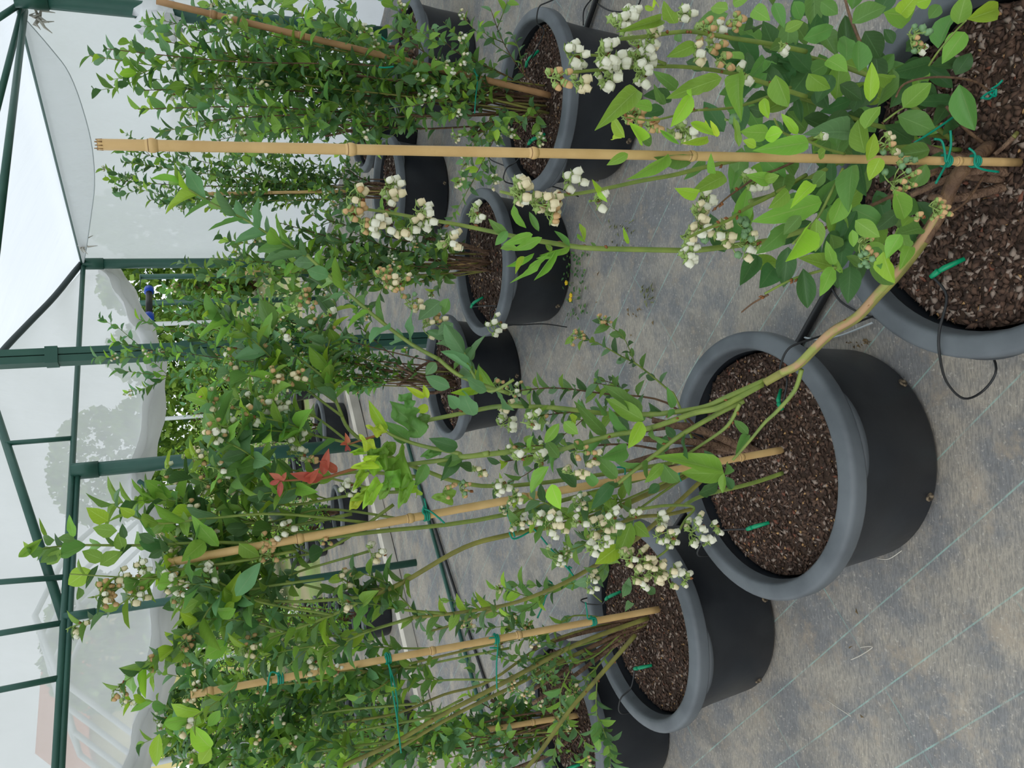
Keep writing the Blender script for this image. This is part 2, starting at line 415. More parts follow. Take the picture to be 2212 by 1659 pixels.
# roof film
back = 9.0
mb = MB(); rows = []
tcol = sorted(set([round(k, 4) for k, _ in ROOFK] + [spanL * 2 * i / 40 for i in range(41)]))
for j in range(25):
    s_ = back * j / 24 - .16
    row = [Cn + wn * .12 + wd * s_ + Vector((0, 0, .03))]
    for t in tcol:
        f = min(1.0, t / spanL); d = wd.lerp(vdir, f).normalized()
        p = Cn + gd * t + d * s_; p.z = rz(t) + .010 * math.sin(j * 1.3 + t * 5); row.append(p)
    rows.append(row)
mb.grid(rows)
from mathutils.bvhtree import BVHTree
ROOF = BVHTree.FromPolygons([Vector(v) for v in mb.v], mb.f)
def roof_hit(x, y):
    d = ray(x, y).normalized(); h = ROOF.ray_cast(CP, d)[0]; return h - d * .05
def roof_z(x, y): return ROOF.ray_cast(Vector((x, y, .5)), Vector((0, 0, 1)))[0].z
struct(mb.build('ceiling', 'film_roof'), 'white translucent film roof of the plastic tunnel')

def pipe(name, pts, r, label, cat='steel pipe', m='steel_green', n=10, group=None):
    b = MB(); b.tube(pts, r, n); return tag(b.build(name, m), label, cat, group)
pipe('eave_pipe', [Cn + Vector((0, 0, 0)), ER + wd * ext], .022, 'green eave tube running along the top of the white film side wall')
pipe('gable_beam', [Cn, Cn + gd * (spanL * 2)], .02, 'green cross beam along the top of the rolled film skirt', 'steel beam')
b0, b1 = G3(168, 1025), G3(133, 1659)
pipe('gable_beam', [b0, b0 + (b1 - b0) * 1.2], .017, 'thinner green tube doubled just under the gable cross beam', 'steel beam')
# posts
def post(px, top_z, w, label, double=False, base=None, tie=None):
    r = empty('steel_post', base); b = MB()
    if double:
        b.box((base.x - .017, base.y, top_z / 2 - .05), (.032, .06, top_z + .1), 0, .3).build('tube', 'steel_green', r, False)
        b = MB(); b.box((base.x + .019, base.y + .004, top_z / 2 - .05), (.03, .05, top_z + .1), 0, .3).build('tube', 'steel_green', r, False)
        for z in (.7, 1.35, 1.9):
            b = MB(); b.box((base.x + .001, base.y, z), (.078, .066, .05), 0, .3).build('clamp', 'steel_green', r, False)
    else:
        b.tube([(base.x, base.y, -.08), (base.x, base.y, top_z)], w, 12).build('tube', 'steel_green', r)
        b = MB(); b.tube([(base.x, base.y, top_z - .16), (base.x, base.y, top_z + .004)], w * 1.14, 12).build('sleeve', 'steel_green', r)
    return tag(r, label, 'post')
post(0, roof_z(.262, 4.05) - .07, .03, 'double green steel valley post rising behind the dark pot', True, Vector((.262, 4.05, 0)))
post(0, HE, .045, 'round green steel corner post where the white side wall meets the rolled skirt', base=Vector((Cn.x, Cn.y, 0)) + gn * .0)
gp = G3(165, 1018); post(0, HE, .05, 'thick green steel post standing mid gable on the pale curb', base=Vector((gp.x, gp.y, 0)))
gp2 = G3(150, 1332); post(0, HE, .024, 'slim green steel post below the foot of the slanting gable rafter', base=Vector((gp2.x, gp2.y, 0)))
post(0, HE, .05, 'green steel side post against white film behind the tallest leafy bush', base=Vector((ER.x, ER.y, 0)) - wn * .06 + wd * .1)
# rafters and studs of the gable
pipe('gable_rafter', [G3(-60, 735), G3(-10, 888)] if False else [GV, GV + (G3(-25, 840) - GV) * 1.02], .028, 'slanting green rafter descending to the slim gable post', 'rafter')
mbp = smooth_path([Cn + Vector((0, 0, .02)), G3(118, 635) + gn * .02, G3(60, 695) + gn * .02, G3(0, 765), G3(-60, 850)], 4)
pipe('gable_arch', mbp, .025, 'dark curved edge tube of the gable arch over the corner post', 'rafter', 'steel_dark')
for (x0, y0, x1, y1, lb) in ((12, 958, 162, 946, 'short green stud between slanting rafter and cross beam near thick post'),
                             (-60, 1262, 146, 1246, 'green stud crossing the slanting rafter above the cross beam'),
                             (-60, 1378, 138, 1345, 'green stud rising from the joint above the slim gable post'),
                             (-60, 1502, 131, 1464, 'lone green stud above the cross beam beyond the slim post')):
    pipe('gable_stud', [G3(x0, y0), G3(x1, y1)], .017, lb, 'steel stud')
a_, b_ = G3(300, 1040), G3(395, 1100)
pipe('gable_brace', [a_, a_ + (b_ - a_) * 2.2], .017, 'thin green diagonal brace leaning off the thick gable post', 'brace')
# truss at the side post
nd = Vector((ER.x, ER.y, HE))
for (x, y, zz, lb) in ((0, 209, 2.16, 'upper green truss tube fanning out of the eave joint'), (0, 462, 2.02, 'lower green tie tube fanning out of the eave joint')):
    tgt = atz(x, y, zz); st = onplane(50 if zz > 2.1 else 54, 14 if zz > 2.1 else 22, Cn - wn * .02, wn)
    pipe('truss_tube', [st, st + (tgt - st) * 1.15], .017, lb, 'truss tube')
st = onplane(44, 8, Cn - wn * .02, wn); pipe('truss_tube', [st, roof_hit(-14, 46)], .018, 'short green truss tube rising steeply from the eave joint', 'truss tube')
# frayed binding at eave joints
for (x, y, lb) in ((85, 40, 'frayed plastic rag knotted on the eave tube by the side post'), (181, 528, 'frayed plastic rag knotted on the eave tube by the corner post')):
    c = onplane(x, y, Cn, wn); b = MB()
    for k in range(10):
        d = Vector((U(-1, 1), U(-1, 1), U(-1, .6))).normalized(); b.tube([c, c + d * .05, c + d * .07 + Vector((U(-.03, .03), 0, U(-.07, 0)))], [.012, .008, .002], 5)
    tag(b.build('rag', 'curb_white'), lb, 'rag')
# curb
c0, c1 = atz(760, 800), atz(960, 1640)
cd = (c1 - c0).normalized(); cnrm = Vector((-cd.y, cd.x, 0)); cnrm = cnrm if cnrm.y > 0 else -cnrm
b = MB(); A = c0 - cd * .9; B = c1 + cd * 2.0; L_ = (B - A).length; m_ = (A + B) * .5 + cnrm * .06
b.box((m_.x, m_.y, .035), (L_, .11, .07), 0, math.atan2(cd.y, cd.x))
tag(b.build('curb', 'curb_white', smooth=False), 'long pale plastic covered sill lying along the open tunnel end', 'sill')

# ------------------------------------------------------------------ pots
RT, HT, RB = .288, .283, .236
SOILZ = .235
def make_pot_meshes():
    body = MB(); body.lathe([(RB - .03, .004), (RB - .006, .0), (RB, .010), (RB + (RT - .03 - RB) * .5, HT * .5), (RT - .026, HT - .035), (RT - .030, HT - .008)], 64)
    body.lathe([(RT - .036, HT - .004), (RT - .05, HT * .45), (RB - .02, .02), (0.001, .02)], 64, 0)
    rim = MB(); rim.lathe([(RT - .028, HT - .036), (RT - .005, HT - .035), (RT - .002, HT - .034), (RT - .001, HT - .031), (RT, HT - .010), (RT - .001, HT - .005), (RT - .004, HT - .001), (RT - .009, HT + .002), (RT - .028, HT + .005), (RT - .033, HT + .005), (RT - .037, HT + .001), (RT - .039, HT - .006), (RT - .042, HT - .03)], 72)
    h = MB(); rows = []
    n = 14
    for j, (dr, dz) in enumerate(((-.012, -.030), (.0, -.033), (.006, -.041), (.003, -.045), (-.016, -.040))):
        row = []
        for i in range(n + 1):
            a = (i / n - .5) * R(42); e = max(0.0, 1 - (2 * i / n - 1) ** 2) ** .5
            rr = RT - .014 + (dr + .012) * e; row.append((rr * math.cos(a), rr * math.sin(a), HT + (-.030 + (dz + .030) * e)))
        rows.append(row)
    h.grid(rows)
    d = MB(); d.lathe([(.0001, -.001), (.004, .0005), (.0065, .0022), (.009, .0012), (.010, -.002)], 12)
    return body.mesh('pot_body', ['pot_black']), rim.mesh('pot_rim', ['pot_rim']), h.mesh('pot_handle', ['pot_grey']), d.mesh('drain_hole', ['drain'])
PB, PR, PH, PD = make_pot_meshes()
def pot(X, Y, label, han=60, group=None, holes=True, s=1.0):
    r = empty('plant_pot', (X, Y, 0)); tag(r, label, 'pot', group); r.scale = (s, s, s)
    link('pot_body', PB, r); link('pot_rim', PR, r)
    for k in (0, 180):
        o = link('handle', PH, r); o.rotation_euler = (0, 0, R(han + k))
    if holes:
        for k in range(6):
            a = R(han + 17 + 60 * k + 9); z = .022; rr = RB + (RT - .026 - RB) * z / HT + .0005
            o = link('drain_hole', PD, r); o.location = (rr * math.cos(a), rr * math.sin(a), z); o.rotation_euler = (0, R(84), a)
    return r
# chips
CV = [(-1, 0, .1), (0, -1, -.1), (1, 0, .15), (0, 1, -.1), (0, 0, .5), (0, 0, -.5)]
CF = [(0, 1, 4), (1, 2, 4), (2, 3, 4), (3, 0, 4), (1, 0, 5), (2, 1, 5), (3, 2, 5), (0, 3, 5)]
def rot4(ax, ay, az, s, p):
    m = Matrix.Rotation(az, 3, 'Z') @ Matrix.Rotation(ay, 3, 'Y') @ Matrix.Rotation(ax, 3, 'X')
    out = np.eye(4); out[:3, :3] = np.array(m) * np.array(s)[None, :]; out[:3, 3] = p; return out
def soilz(X, Y, x, y): return SOILZ + .010 * math.sin(9 * x + X * 7) * math.cos(8 * y + Y * 3) + .006 * math.sin(23 * x - 19 * y)
def mulch(X, Y, label, n, size):
    rr = RT - .047
    b = MB(); rows = []
    for j in range(13):
        rad = rr * j / 12; rows.append([(X + rad * math.cos(2 * math.pi * k / 40), Y + rad * math.sin(2 * math.pi * k / 40), soilz(X, Y, rad * math.cos(2 * math.pi * k / 40), rad * math.sin(2 * math.pi * k / 40))) for k in range(41)])
    b.grid(rows)
    o = b.build('bark_mulch', 'soil'); 
    Ms = []; mi = []
    for i in range(n):
        a = U(0, 6.283); rad = rr * math.sqrt(U(0, 1)) * .99; x, y = rad * math.cos(a), rad * math.sin(a)
        s = size * U(.5, 1.35); q = random.random()
        k = 0 if q < .40 else 1 if q < .76 else 2 if q < .90 else 3 if q < .94 else 1 if q < .98 else 4
        el = U(.35, .75) if k != 3 else .8
        if k == 3: s *= .55
        th = U(.22, .45) if k != 3 else .9
        Ms.append(rot4(U(-.5, .5), U(-.5, .5), U(0, 6.28), (s, s * el, s * th), (X + x, Y + y, soilz(X, Y, x, y) + s * .25))); mi.append(k)
    c = scatter('chips', CV, CF, Ms, mi, CHIP, o); c['kind'] = 'stuff'
    o['kind'] = 'stuff'; o['label'] = label; o['category'] = 'mulch'
    return o
PP = dict(F=(.275, .851), M=(-.211, 1.409), L=(-.683, 1.939), LL=(-1.16, 2.49), R=(.914, 2.386), C=(.481, 2.95), D=(.05, 3.5), B=(1.106, 4.29), G=(1.60, 3.76), H=(1.62, 4.75))
pot(*PP['F'], 'large black pot at the foot of the tallest foreground bamboo stake', 172)
pot(*PP['M'], 'black pot with wide grey rim under the arching green cane', 285)
pot(*PP['L'], 'black pot with a bamboo stake and bare brown stems, next to the arching cane pot', 262)
pot(*PP['LL'], 'black pot at the far end of the front row past the stubby stake pot', 200)
pot(*PP['R'], 'black pot under the tallest leafy bush in front of white film', 20)
pot(*PP['C'], 'black pot with yellow flowered weed growing at its foot', 250)
pot(*PP['D'], 'dark pot standing just in front of the double steel post', 240)
pot(*PP['B'], 'black pot standing alone near the white film wall with bare grey floor before it', 300)
pot(*PP['G'], 'black pot half hidden behind the tallest leafy bush', 100)
pot(*PP['H'], 'black pot farthest back by the white film wall', 100)
for k, n, sz, lb in (('F', 5200, .0088, 'coarse brown bark mulch in the pot of the tallest foreground stake'), ('M', 4600, .0072, 'brown bark mulch in the pot under the arching cane'),
                     ('L', 4000, .0072, 'brown bark mulch around the stubby stake and brown stems'), ('LL', 2200, .008, 'brown bark mulch in the pot ending the front row'),
                     ('R', 2600, .008, 'brown bark mulch under the tallest leafy bush'), ('C', 1500, .009, 'brown bark mulch in the pot with weed at its foot'),
                     ('D', 700, .011, 'dark bark mulch in the pot before the double steel post'), ('B', 700, .012, 'dark bark mulch in the pot alone near the film wall'),
                     ('G', 400, .012, 'dark bark mulch in the pot hidden behind the tallest bush'), ('H', 300, .013, 'dark bark mulch in the pot farthest back by the film')):
    mulch(*PP[k], lb, n, sz)

# ------------------------------------------------------------------ leaf and flower meshes
def leaf_shape(cols, rows, bend, fold, seed, wavy_=0.0):
    rnd = random.Random(seed); vs = []; uv = []; fs = []
    for i in range(rows + 1):
        v = i / rows
        w = (math.sin(math.pi * v ** .82) ** .85) * .5 if 0 < v < 1 else 0.0
        w = max(w, .012)
        for k in range(cols):
            u = 2 * k / (cols - 1) - 1
            z = -bend * v * v + fold * abs(u) * w * 2 + wavy_ * math.sin(v * 11 + u * 2 + seed) * abs(u) * w
            if wavy_ > .2: z += wavy_ * .35 * math.sin(v * 17 + seed) * math.cos(u * 5)  * w
            vs.append((u * w, v * (1 - .1 * bend), z)); uv.append((k / (cols - 1), v))
    for i in range(rows):
        for k in range(cols - 1): fs.append((i * cols + k, i * cols + k + 1, (i + 1) * cols + k + 1, (i + 1) * cols + k))
    return vs, fs, uv
SHAPES = [leaf_shape(5, 8, .10, .12, 1, .05), leaf_shape(5, 8, .28, .18, 2, .08), leaf_shape(5, 8, -.08, .25, 3, .06), leaf_shape(5, 8, .18, .05, 4, .12), leaf_shape(7, 14, .30, .15, 5, .55)]
LM = {}
def leaf_mesh(s, c):
    if (s, c) not in LM:
        vs, fs, uv = SHAPES[s]; me = bpy.data.meshes.new('leaf'); me.from_pydata(vs, [], fs)
        ul = me.uv_layers.new(name='UVMap')
        for lp, vi in zip(ul.data, [i for f in fs for i in f]): lp.uv = uv[vi]
        me.materials.append(LEAFM[c]); me.polygons.foreach_set('use_smooth', [True] * len(fs)); LM[(s, c)] = me
    return LM[(s, c)]
LOWV, LOWF, LOWUV = leaf_shape(3, 4, .15, .15, 9)

BELLP = [(.10, 0), (.24, -.04), (.37, -.18), (.43, -.40), (.42, -.64), (.35, -.84), (.28, -.93), (.37, -1.02), (.22, -.94), (.10, -.70)]
def bell(kind):
    b = MB()
    if kind in ('w', 'c'):
        b.lathe(BELLP, 15, 0, wob=lambda th, z: .045 * math.cos(5 * th) * (1 if z < -.1 else 0))
        b.lathe([(.04, .16), (.12, .08), (.30, .03), (.50, -.10), (.28, -.02)], 10, 1, wob=lambda th, z: .30 * math.cos(5 * th) if z < -.05 else 0)
    elif kind == 'd':
        b.lathe([(.16, 0), (.30, -.06), (.38, -.25), (.36, -.5), (.27, -.72), (.17, -.84), (.06, -.80)], 10, 0, wob=lambda th, z: .16 * math.cos(5 * th + z * 2))
        b.lathe([(.05, .20), (.25, .14), (.36, .02), (.42, -.08), (.30, -.10)], 10, 1, wob=lambda th, z: .2 * math.cos(5 * th) if z < 0 else 0)
    else:
        b.lathe([(.05, .05), (.30, -.02), (.46, -.22), (.46, -.46), (.34, -.62), (.44, -.74), (.33, -.66), (.12, -.60), (.01, -.62)], 10, 0, wob=lambda th, z: .12 * math.cos(5 * th) if z < -.65 else 0)
    return b.mesh('flower', {'w': ['petal', 'calyx'], 'c': ['petal_cream', 'calyx'], 'd': ['petal_dry', 'calyx'], 'b': ['berry']}[kind])
BELL = {k: bell(k) for k in 'wcdb'}

POTXY = [(.275, .851), (-.211, 1.409), (-.683, 1.939), (-1.16, 2.49), (.914, 2.386), (.481, 2.95), (.05, 3.5), (1.106, 4.29), (1.60, 3.76), (1.62, 4.75)]
def in_pot(p):
    if p.z > HT + .012: return False
    for X, Y in POTXY:
        r = math.hypot(p.x - X, p.y - Y)
        if r < RT + .006 and (r > RT - .052 or p.z < SOILZ + .006): 
            if p.z > HT - .045 or r < RB + (RT - .026 - RB) * max(p.z, 0) / HT + .006: return True
    return False
class Bush:
    def __init__(s, name, base, label, cat='shrub', group=None):
        s.root = empty(name, base); tag(s.root, label, cat, group); s.base = Vector(base); s.leaves = []; s.low = []; s.lift = False
    def leaf(s, P, d, n, L, Wd, col, shape=None):
        d = Vector(d).normalized(); n = Vector(n); n = n - d * n.dot(d)
        if n.length < 1e-4: n = d.orthogonal()
        n.normalize(); x = d.cross(n)
        P = Vector(P)
        for _ in range(14):                                             # a leaf that would cut a pot is held nearer, clear of it
            if not any(in_pot(P + d * L * f + x * Wd * e) for f in (0, .3, .6, 1) for e in (-.5, 0, .5)): break
            if s.lift: P = P + Vector((0, -.006, .004))
            else: P = CP + (P - CP) * .975; L *= .975; Wd *= .975
        M = Matrix(((x.x * Wd, d.x * L, n.x * L, P.x), (x.y * Wd, d.y * L, n.y * L, P.y), (x.z * Wd, d.z * L, n.z * L, P.z), (0, 0, 0, 1)))
        z = depth(P + d * L * .5)
        px = proj(P + d * L * .5) if z > .05 else (-9e3, 0)
        inside = -60 < px[0] < 2270 and -60 < px[1] < 1720
        s.leaves.append(((L / z if inside else 0) if z > .05 else 0, M, col, shape if shape is not None else random.choice((0, 0, 1, 2, 3))))
    def finish(s, cap=300):
        s.leaves.sort(key=lambda t: -t[0]); off = Matrix.Translation(-s.base)
        for i, (sz, M, c, sh) in enumerate(s.leaves[:cap]):
            o = bpy.data.objects.new('leaf', leaf_mesh(sh, c)); COL.objects.link(o); o.parent = s.root; o.matrix_basis = off @ M
        rest = s.leaves[cap:]
        if rest:
            o = scatter('foliage', LOWV, LOWF, [np.array(M) for _, M, _, _ in rest], [c for _, _, c, _ in rest], LEAFM, s.root, LOWUV); o['kind'] = 'stuff'
    def cane(s, pts, r0, r1, m='stem_green', n=7, name='cane', smooth=True, buds=0):
        P = smooth_path(pts) if smooth else [Vector(p) for p in pts]
        N_ = len(P); b = MB()
        b.tube(P, [r0 + (r1 - r0) * i / (N_ - 1) for i in range(N_)], n)
        mats = [m]
        if buds:
            mats.append('bud_scale')
            for k in range(buds):
                i = random.randrange(1, N_ - 1); rr = (r0 + (r1 - r0) * i / (N_ - 1)); t = (P[i + 1] - P[i]).normalized(); d = (t.orthogonal().normalized()); d.rotate(Matrix.Rotation(U(0, 6.28), 3, t))
                b.tube([P[i] + d * rr * .7, P[i] + d * (rr + .0022) + t * .002, P[i] + d * (rr + .003) + t * .005], [.0022, .0018, .0003], 5, 1)
        b.build(name, mats, s.root); return P
    def leaves_on(s, P, n, L, cols, start=.3, up=.25, spread=1.0):
        """alternate leaves along a smoothed path, brighter towards the tip"""
        N_ = len(P); ph = U(0, 6.28)
        for k in range(n):
            f = start + (1 - start) * (k + .5 + U(-.3, .3)) / n; f = min(max(f, 0), .995); x = f * (N_ - 1); i = int(x); p = P[i].lerp(P[min(i + 1, N_ - 1)], x - i)
            t = (P[min(i + 1, N_ - 1)] - P[max(i - 1, 0)]).normalized(); a = t.orthogonal().normalized(); ph += 2.4 + U(-.5, .5); a.rotate(Matrix.Rotation(ph, 3, t))
            d = t * U(.35, .9) + a * U(.6, 1.0) * spread + Vector((0, 0, U(-.25, up))); d.normalize()
            nn = t + Vector((0, 0, .5)) + Vector((U(-.4, .4), U(-.6, .1), U(-.3, .3)))
            sz = L * U(.65, 1.2) * (1 - .25 * max(0, f - .8) / .2)
            c = cols(f) if callable(cols) else random.choice(cols)
            s.leaf(p, d, nn, sz, sz * U(.42, .56), c)
    def tipleaves(s, p, t, n, L, col):
        for k in range(n):
            a = t.orthogonal().normalized(); a.rotate(Matrix.Rotation(k * 2.4 + U(0, 1), 3, t)); d = t + a * U(.3, .8)
            s.leaf(p, d, t + a * -.5 + Vector((0, 0, .3)), L * U(.6, 1.1), L * U(.25, .4), col)
    def cluster(s, P, ax, spread, n, kinds, L=.010, toward=None, name='flower_cluster'):
        """a stalk with bells hanging round it; P centre, ax direction of the stalk"""
        P = Vector(P); ax = Vector(ax).normalized(); b = MB()
        a0 = P - ax * spread * .9; b.tube([a0, P, P + ax * spread * .7], [.0016, .0013, .0007], 5)
        for j in range(3):
            q = a0 + ax * U(0, .3) * spread; b.tube([q, q + Vector((U(-1, 1), U(-1, 1), U(-1, 1))) * .003], [.003, .0005], 5, 1)
        fl = []
        for k in range(n):
            q = P + ax * spread * U(-.7, .8); d = Vector((U(-1, 1), U(-1, .5), U(-.75, .45))).normalized()
            e = q + d * spread * U(.5, 1.1); hang = (d * .55 + Vector((0, 0, -.8)) + Vector((U(-.3, .3), U(-.3, .3), 0))).normalized()
            b.tube([q, q.lerp(e, .55) + Vector((0, 0, .002)), e], [.0010, .0008, .0009], 4)
            fl.append((e, hang, random.choice(kinds)))
        if random.random() < .8:
            for j in range(2):
                q = P + ax * spread * U(-.5, .6); b.tube([q, q + Vector((U(-1, 1), U(-1, 1), U(-.2, 1))).normalized() * spread * .5], [.002, .0004], 4)
        c = b.build(name, ['calyx', 'bud_scale'], s.root)
        for (e, h, kd) in fl:
            o = bpy.data.objects.new('flower' if kd != 'b' else 'green_berry', BELL[kd]); COL.objects.link(o); o.parent = c
            sc = L * U(.85, 1.15) * (.92 if kd in 'db' else 1)
            q = Vector((0, 0, -1)).rotation_difference(h); o.matrix_basis = Matrix.Translation(e - s.base) @ q.to_matrix().to_4x4() @ Matrix.Rotation(U(0, 6), 4, 'Z') @ Matrix.Scale(sc, 4)
def tolocal(*a): return a

# ------------------------------------------------------------------ the foreground bush (pot F)
cD, cA, cB_, cE = crop(1652, 0), crop(1100, 0), crop(1100, 540), crop(1652, 540)
cU, cV, cW, cX, cQ = crop(550, 540), crop(550, 0), crop(550, 1099), crop(1100, 1099), crop(0, 1099)
BF = Bush('blueberry_bush', (*PP['F'], SOILZ), 'blueberry bush with big bright leaves around the tallest foreground stake, one cane arching away')
def place_leaf(bush, cr, bx, by, tx, ty, w, col, Y, tilt=None, shape=None):
    p = atY(*cr(bx, by), Y); q = atY(*cr(tx, ty), Y + U(-.035, .03))
    d = q - p; L = d.length; wd_ = w * K * depth(p) / F
    view = (CP - p).normalized(); t = U(-.55, .55) if tilt is None else tilt
    n = view - d.normalized() * view.dot(d.normalized()); n.normalize(); n.rotate(Matrix.Rotation(t, 3, d.normalized()))
    n = n if n.z > -.2 else n
    bush.leaf(p, d, n, L, min(wd_ / max(.6, math.cos(t)), L * .68), col, shape)
LD = [(1295,125,1545,40,130,0),(1235,155,1290,-40,130,1),(1110,310,1190,30,120,2),(1280,205,1140,385,130,1),(1065,420,1280,405,100,3),(1220,480,1330,320,110,3),(1060,400,815,480,120,3),
(1245,540,1350,825,150,2),(885,690,1065,520,150,1),(850,740,1125,845,150,2),(670,650,690,400,90,0),(700,470,845,525,90,1),(720,680,795,460,90,2),(800,690,948,440,110,3),(640,825,725,655,100,1),
(640,980,580,755,130,1),(655,1030,712,845,80,0),(740,1010,668,1148,100,0),(460,940,460,705,130,2),(545,850,345,820,130,4),(290,440,160,640,140,3),(70,480,155,675,130,1),(280,470,410,600,130,1),
(130,200,248,135,110,1),(245,250,490,170,110,2),(400,380,525,445,100,1),(520,390,540,185,130,2),(600,460,590,270,130,2),(640,200,745,380,150,3),(560,150,790,0,130,2),(760,80,980,110,150,1),
(870,90,960,-20,110,0),(960,20,1080,-10,120,0),(360,10,470,95,110,2),(185,10,240,130,90,2),(60,20,125,170,80,2),(1170,680,1090,790,90,3),(1250,800,1130,890,90,3),(1190,650,1010,640,90,3),
(480,540,630,640,100,3),(550,640,390,720,90,3),(770,800,940,900,130,3),(1055,960,800,1005,110,2),(280,910,-20,960,120,1),(115,845,-10,880,100,0),(210,860,118,730,60,0),(430,1160,425,1010,70,3),
(390,960,320,1010,70,1),(560,1060,520,1330,130,2),(600,1020,665,1265,110,3),(830,1220,915,1420,130,1),(1035,1050,930,1200,140,2),(390,1100,290,1200,100,2),(310,1180,190,1280,80,0),
(365,1295,0,1400,150,1),(500,1250,445,1455,130,1),(330,1400,330,1620,100,1),(270,1465,95,1690,130,0),(150,1450,5,1600,110,2),(580,1410,735,1520,110,1),(560,1470,570,1585,60,1),(870,1500,770,1640,100,1),
(880,1450,945,1370,80,1),(860,1350,720,1470,100,3),(930,1440,1000,1560,90,3),(590,1350,470,1590,110,3),(0,1150,80,1130,70,1),(150,1220,40,1330,90,1),(200,620,235,790,60,3),(1000,880,1060,960,70,3),
(820,280,760,190,90,3),(900,330,1010,230,90,3),(300,250,330,80,110,3),(430,480,330,640,120,3),(620,560,560,720,110,3),(350,560,420,700,110,3),(1000,520,1100,620,100,3),(940,600,1040,700,110,3),
(1150,1000,1050,1060,90,3),(700,1300,790,1260,80,3),(420,1500,480,1640,100,2),(230,1380,120,1500,90,2),(900,480,1000,400,100,3),(30,320,150,260,90,2),(0,380,60,440,80,2),(1050,120,1130,20,90,2)]
for (bx, by, tx, ty, w, c) in LD:
    Yv = {0: U(.70, .76), 1: U(.73, .80), 2: U(.77, .84), 3: U(.84, .92), 4: .82}[c]
    place_leaf(BF, cD, bx, by, tx, ty, w, c, Yv)
LA = [(820,575,608,775,130,1),(1040,640,850,620,90,3),(990,670,935,575,55,2),(1070,570,965,475,80,2),(1360,500,1045,600,110,1),(1265,510,1180,620,60,0),(1165,605,1045,810,100,0),(1165,620,1145,545,35,0),
(1470,470,1445,690,110,1),(1600,430,1450,655,100,3),(1280,430,1130,390,100,3),(1515,450,1245,320,110,3),(1500,400,1290,340,90,3),(1195,285,1020,360,90,1),(970,125,780,180,70,1),(930,60,850,42,35,0),
(1060,150,990,50,80,1),(1400,90,1175,180,100,2),(1400,60,1280,35,80,1),(740,880,648,748,75,0),(850,905,748,770,80,0),(720,885,628,875,45,6),(990,700,825,735,80,3),(915,690,790,660,70,1),(1320,870,1170,795,60,0),
(1270,855,1255,775,40,6),(1335,875,1300,785,40,6),(1270,880,1145,925,50,0),(1090,925,970,835,35,1),(760,985,628,1055,65,1),(1020,990,825,1150,75,1),(1170,990,910,990,90,2),(1255,1015,1125,1150,60,2),
(1380,1125,1180,1225,100,1),(1445,1105,1410,1245,80,2),(1210,1235,1078,1220,75,0),(1470,940,1450,730,45,1),(1659,850,1490,845,110,1),(1580,940,1500,895,60,0),(1659,720,1525,700,100,3),(1659,760,1610,595,70,0),
(1659,1150,1560,1130,90,1),(910,920,830,860,70,2),(1500,930,1660,1000,70,2),(1310,1110,1285,1000,50,1),(1500,200,1620,130,90,3),(1560,60,1659,120,100,1),(1430,20,1540,-30,90,1),(940,20,925,-30,40,6),
(1640,380,1560,480,90,2),(1550,560,1650,470,90,2),(590,1200,520,1125,40,0),(570,1230,610,1280,35,0),(1100,270,1070,200,60,2)]
for (bx, by, tx, ty, w, c) in LA:
    place_leaf(BF, cA, bx, by, tx, ty, w, c, {0: U(.72, .78), 6: U(.72, .78), 1: U(.74, .82), 2: U(.80, .88), 3: U(.86, .93)}[c])
for (bx, by, tx, ty, w, c) in [(430,105,245,45,95,1),(435,110,370,268,95,1),(440,95,400,-30,70,1),(465,60,490,165,45,1),(760,10,800,240,110,0),(930,-20,880,90,80,1),(520,40,600,110,60,2),(700,-20,730,90,80,2)]:
    place_leaf(BF, cE, bx, by, tx, ty, w, c, U(.80, .86))
for (bx, by, tx, ty, w, c) in [(110,1460,-10,1290,55,1),(190,1480,125,1350,45,2),(150,1500,-20,1560,65,1),(210,1520,30,1610,65,1),(385,1578,285,1480,38,2),(390,1582,210,1640,42,1),(330,1600,180,1660,40,1),(270,1620,225,1510,38,1),(480,1545,450,1412,36,0),(490,1550,440,1500,25,1),(765,1560,728,1462,28,0),(300,1600,150,1790,42,1),(250,1620,50,1815,42,1),(160,1620,-20,1700,42,1),(60,1600,-80,1570,50,1),(90,1640,40,1740,40,0),(-20,1500,-120,1420,60,2),(-10,1480,-90,1570,60,2),(560,1590,520,1545,20,2)]:
    place_leaf(BF, cA, bx, by, tx, ty, w, c, .93 + U(-.02, .02))
for (bx, by, tx, ty, w, c) in [(860,1290,700,1330,90,1),(930,1400,800,1560,100,1),(820,1400,700,1380,80,0),(780,1330,660,1400,70,6),(900,1230,800,1330,90,1),(1000,1450,930,1620,90,1),(760,1520,650,1600,70,0),(1120,1080,1010,1110,90,2),(1010,1010,930,900,80,2),(1200,1280,1080,1310,70,2)]:
    place_leaf(BF, cU, bx, by, tx, ty, w, c, 1.26 + U(-.03, .03), shape=4)
# hidden filler leaves deep in the bush
for k in range(150):
    x, y = U(1560, 2010), U(-20, 590)
    if x > 1900 and (y > 500 or y < 90): continue
    p = atY(x, y, U(.86, 1.0)); a = U(0, 6.28); d = Vector((math.cos(a), U(-.5, .3), math.sin(a)))
    BF.leaf(p, d, Vector((U(-.4, .4), -1, .8)), U(.05, .065), U(.025, .033), random.choice((1, 2, 2, 3, 3)))
# canes inside the bush
def pxpath(cr, pts, Y0, Y1):
    n = len(pts); return [atY(*cr(*p), Y0 + (Y1 - Y0) * i / (n - 1)) for i, p in enumerate(pts)]
FB = Vector((*PP['F'], SOILZ))
ST = lambda pts, r0, r1, m='stem_green', **k: BF.cane(pts, r0, r1, m, **k)
ID = lambda x, y: (x, y)
base3 = atz(*cD(1440, 940), SOILZ + .01)
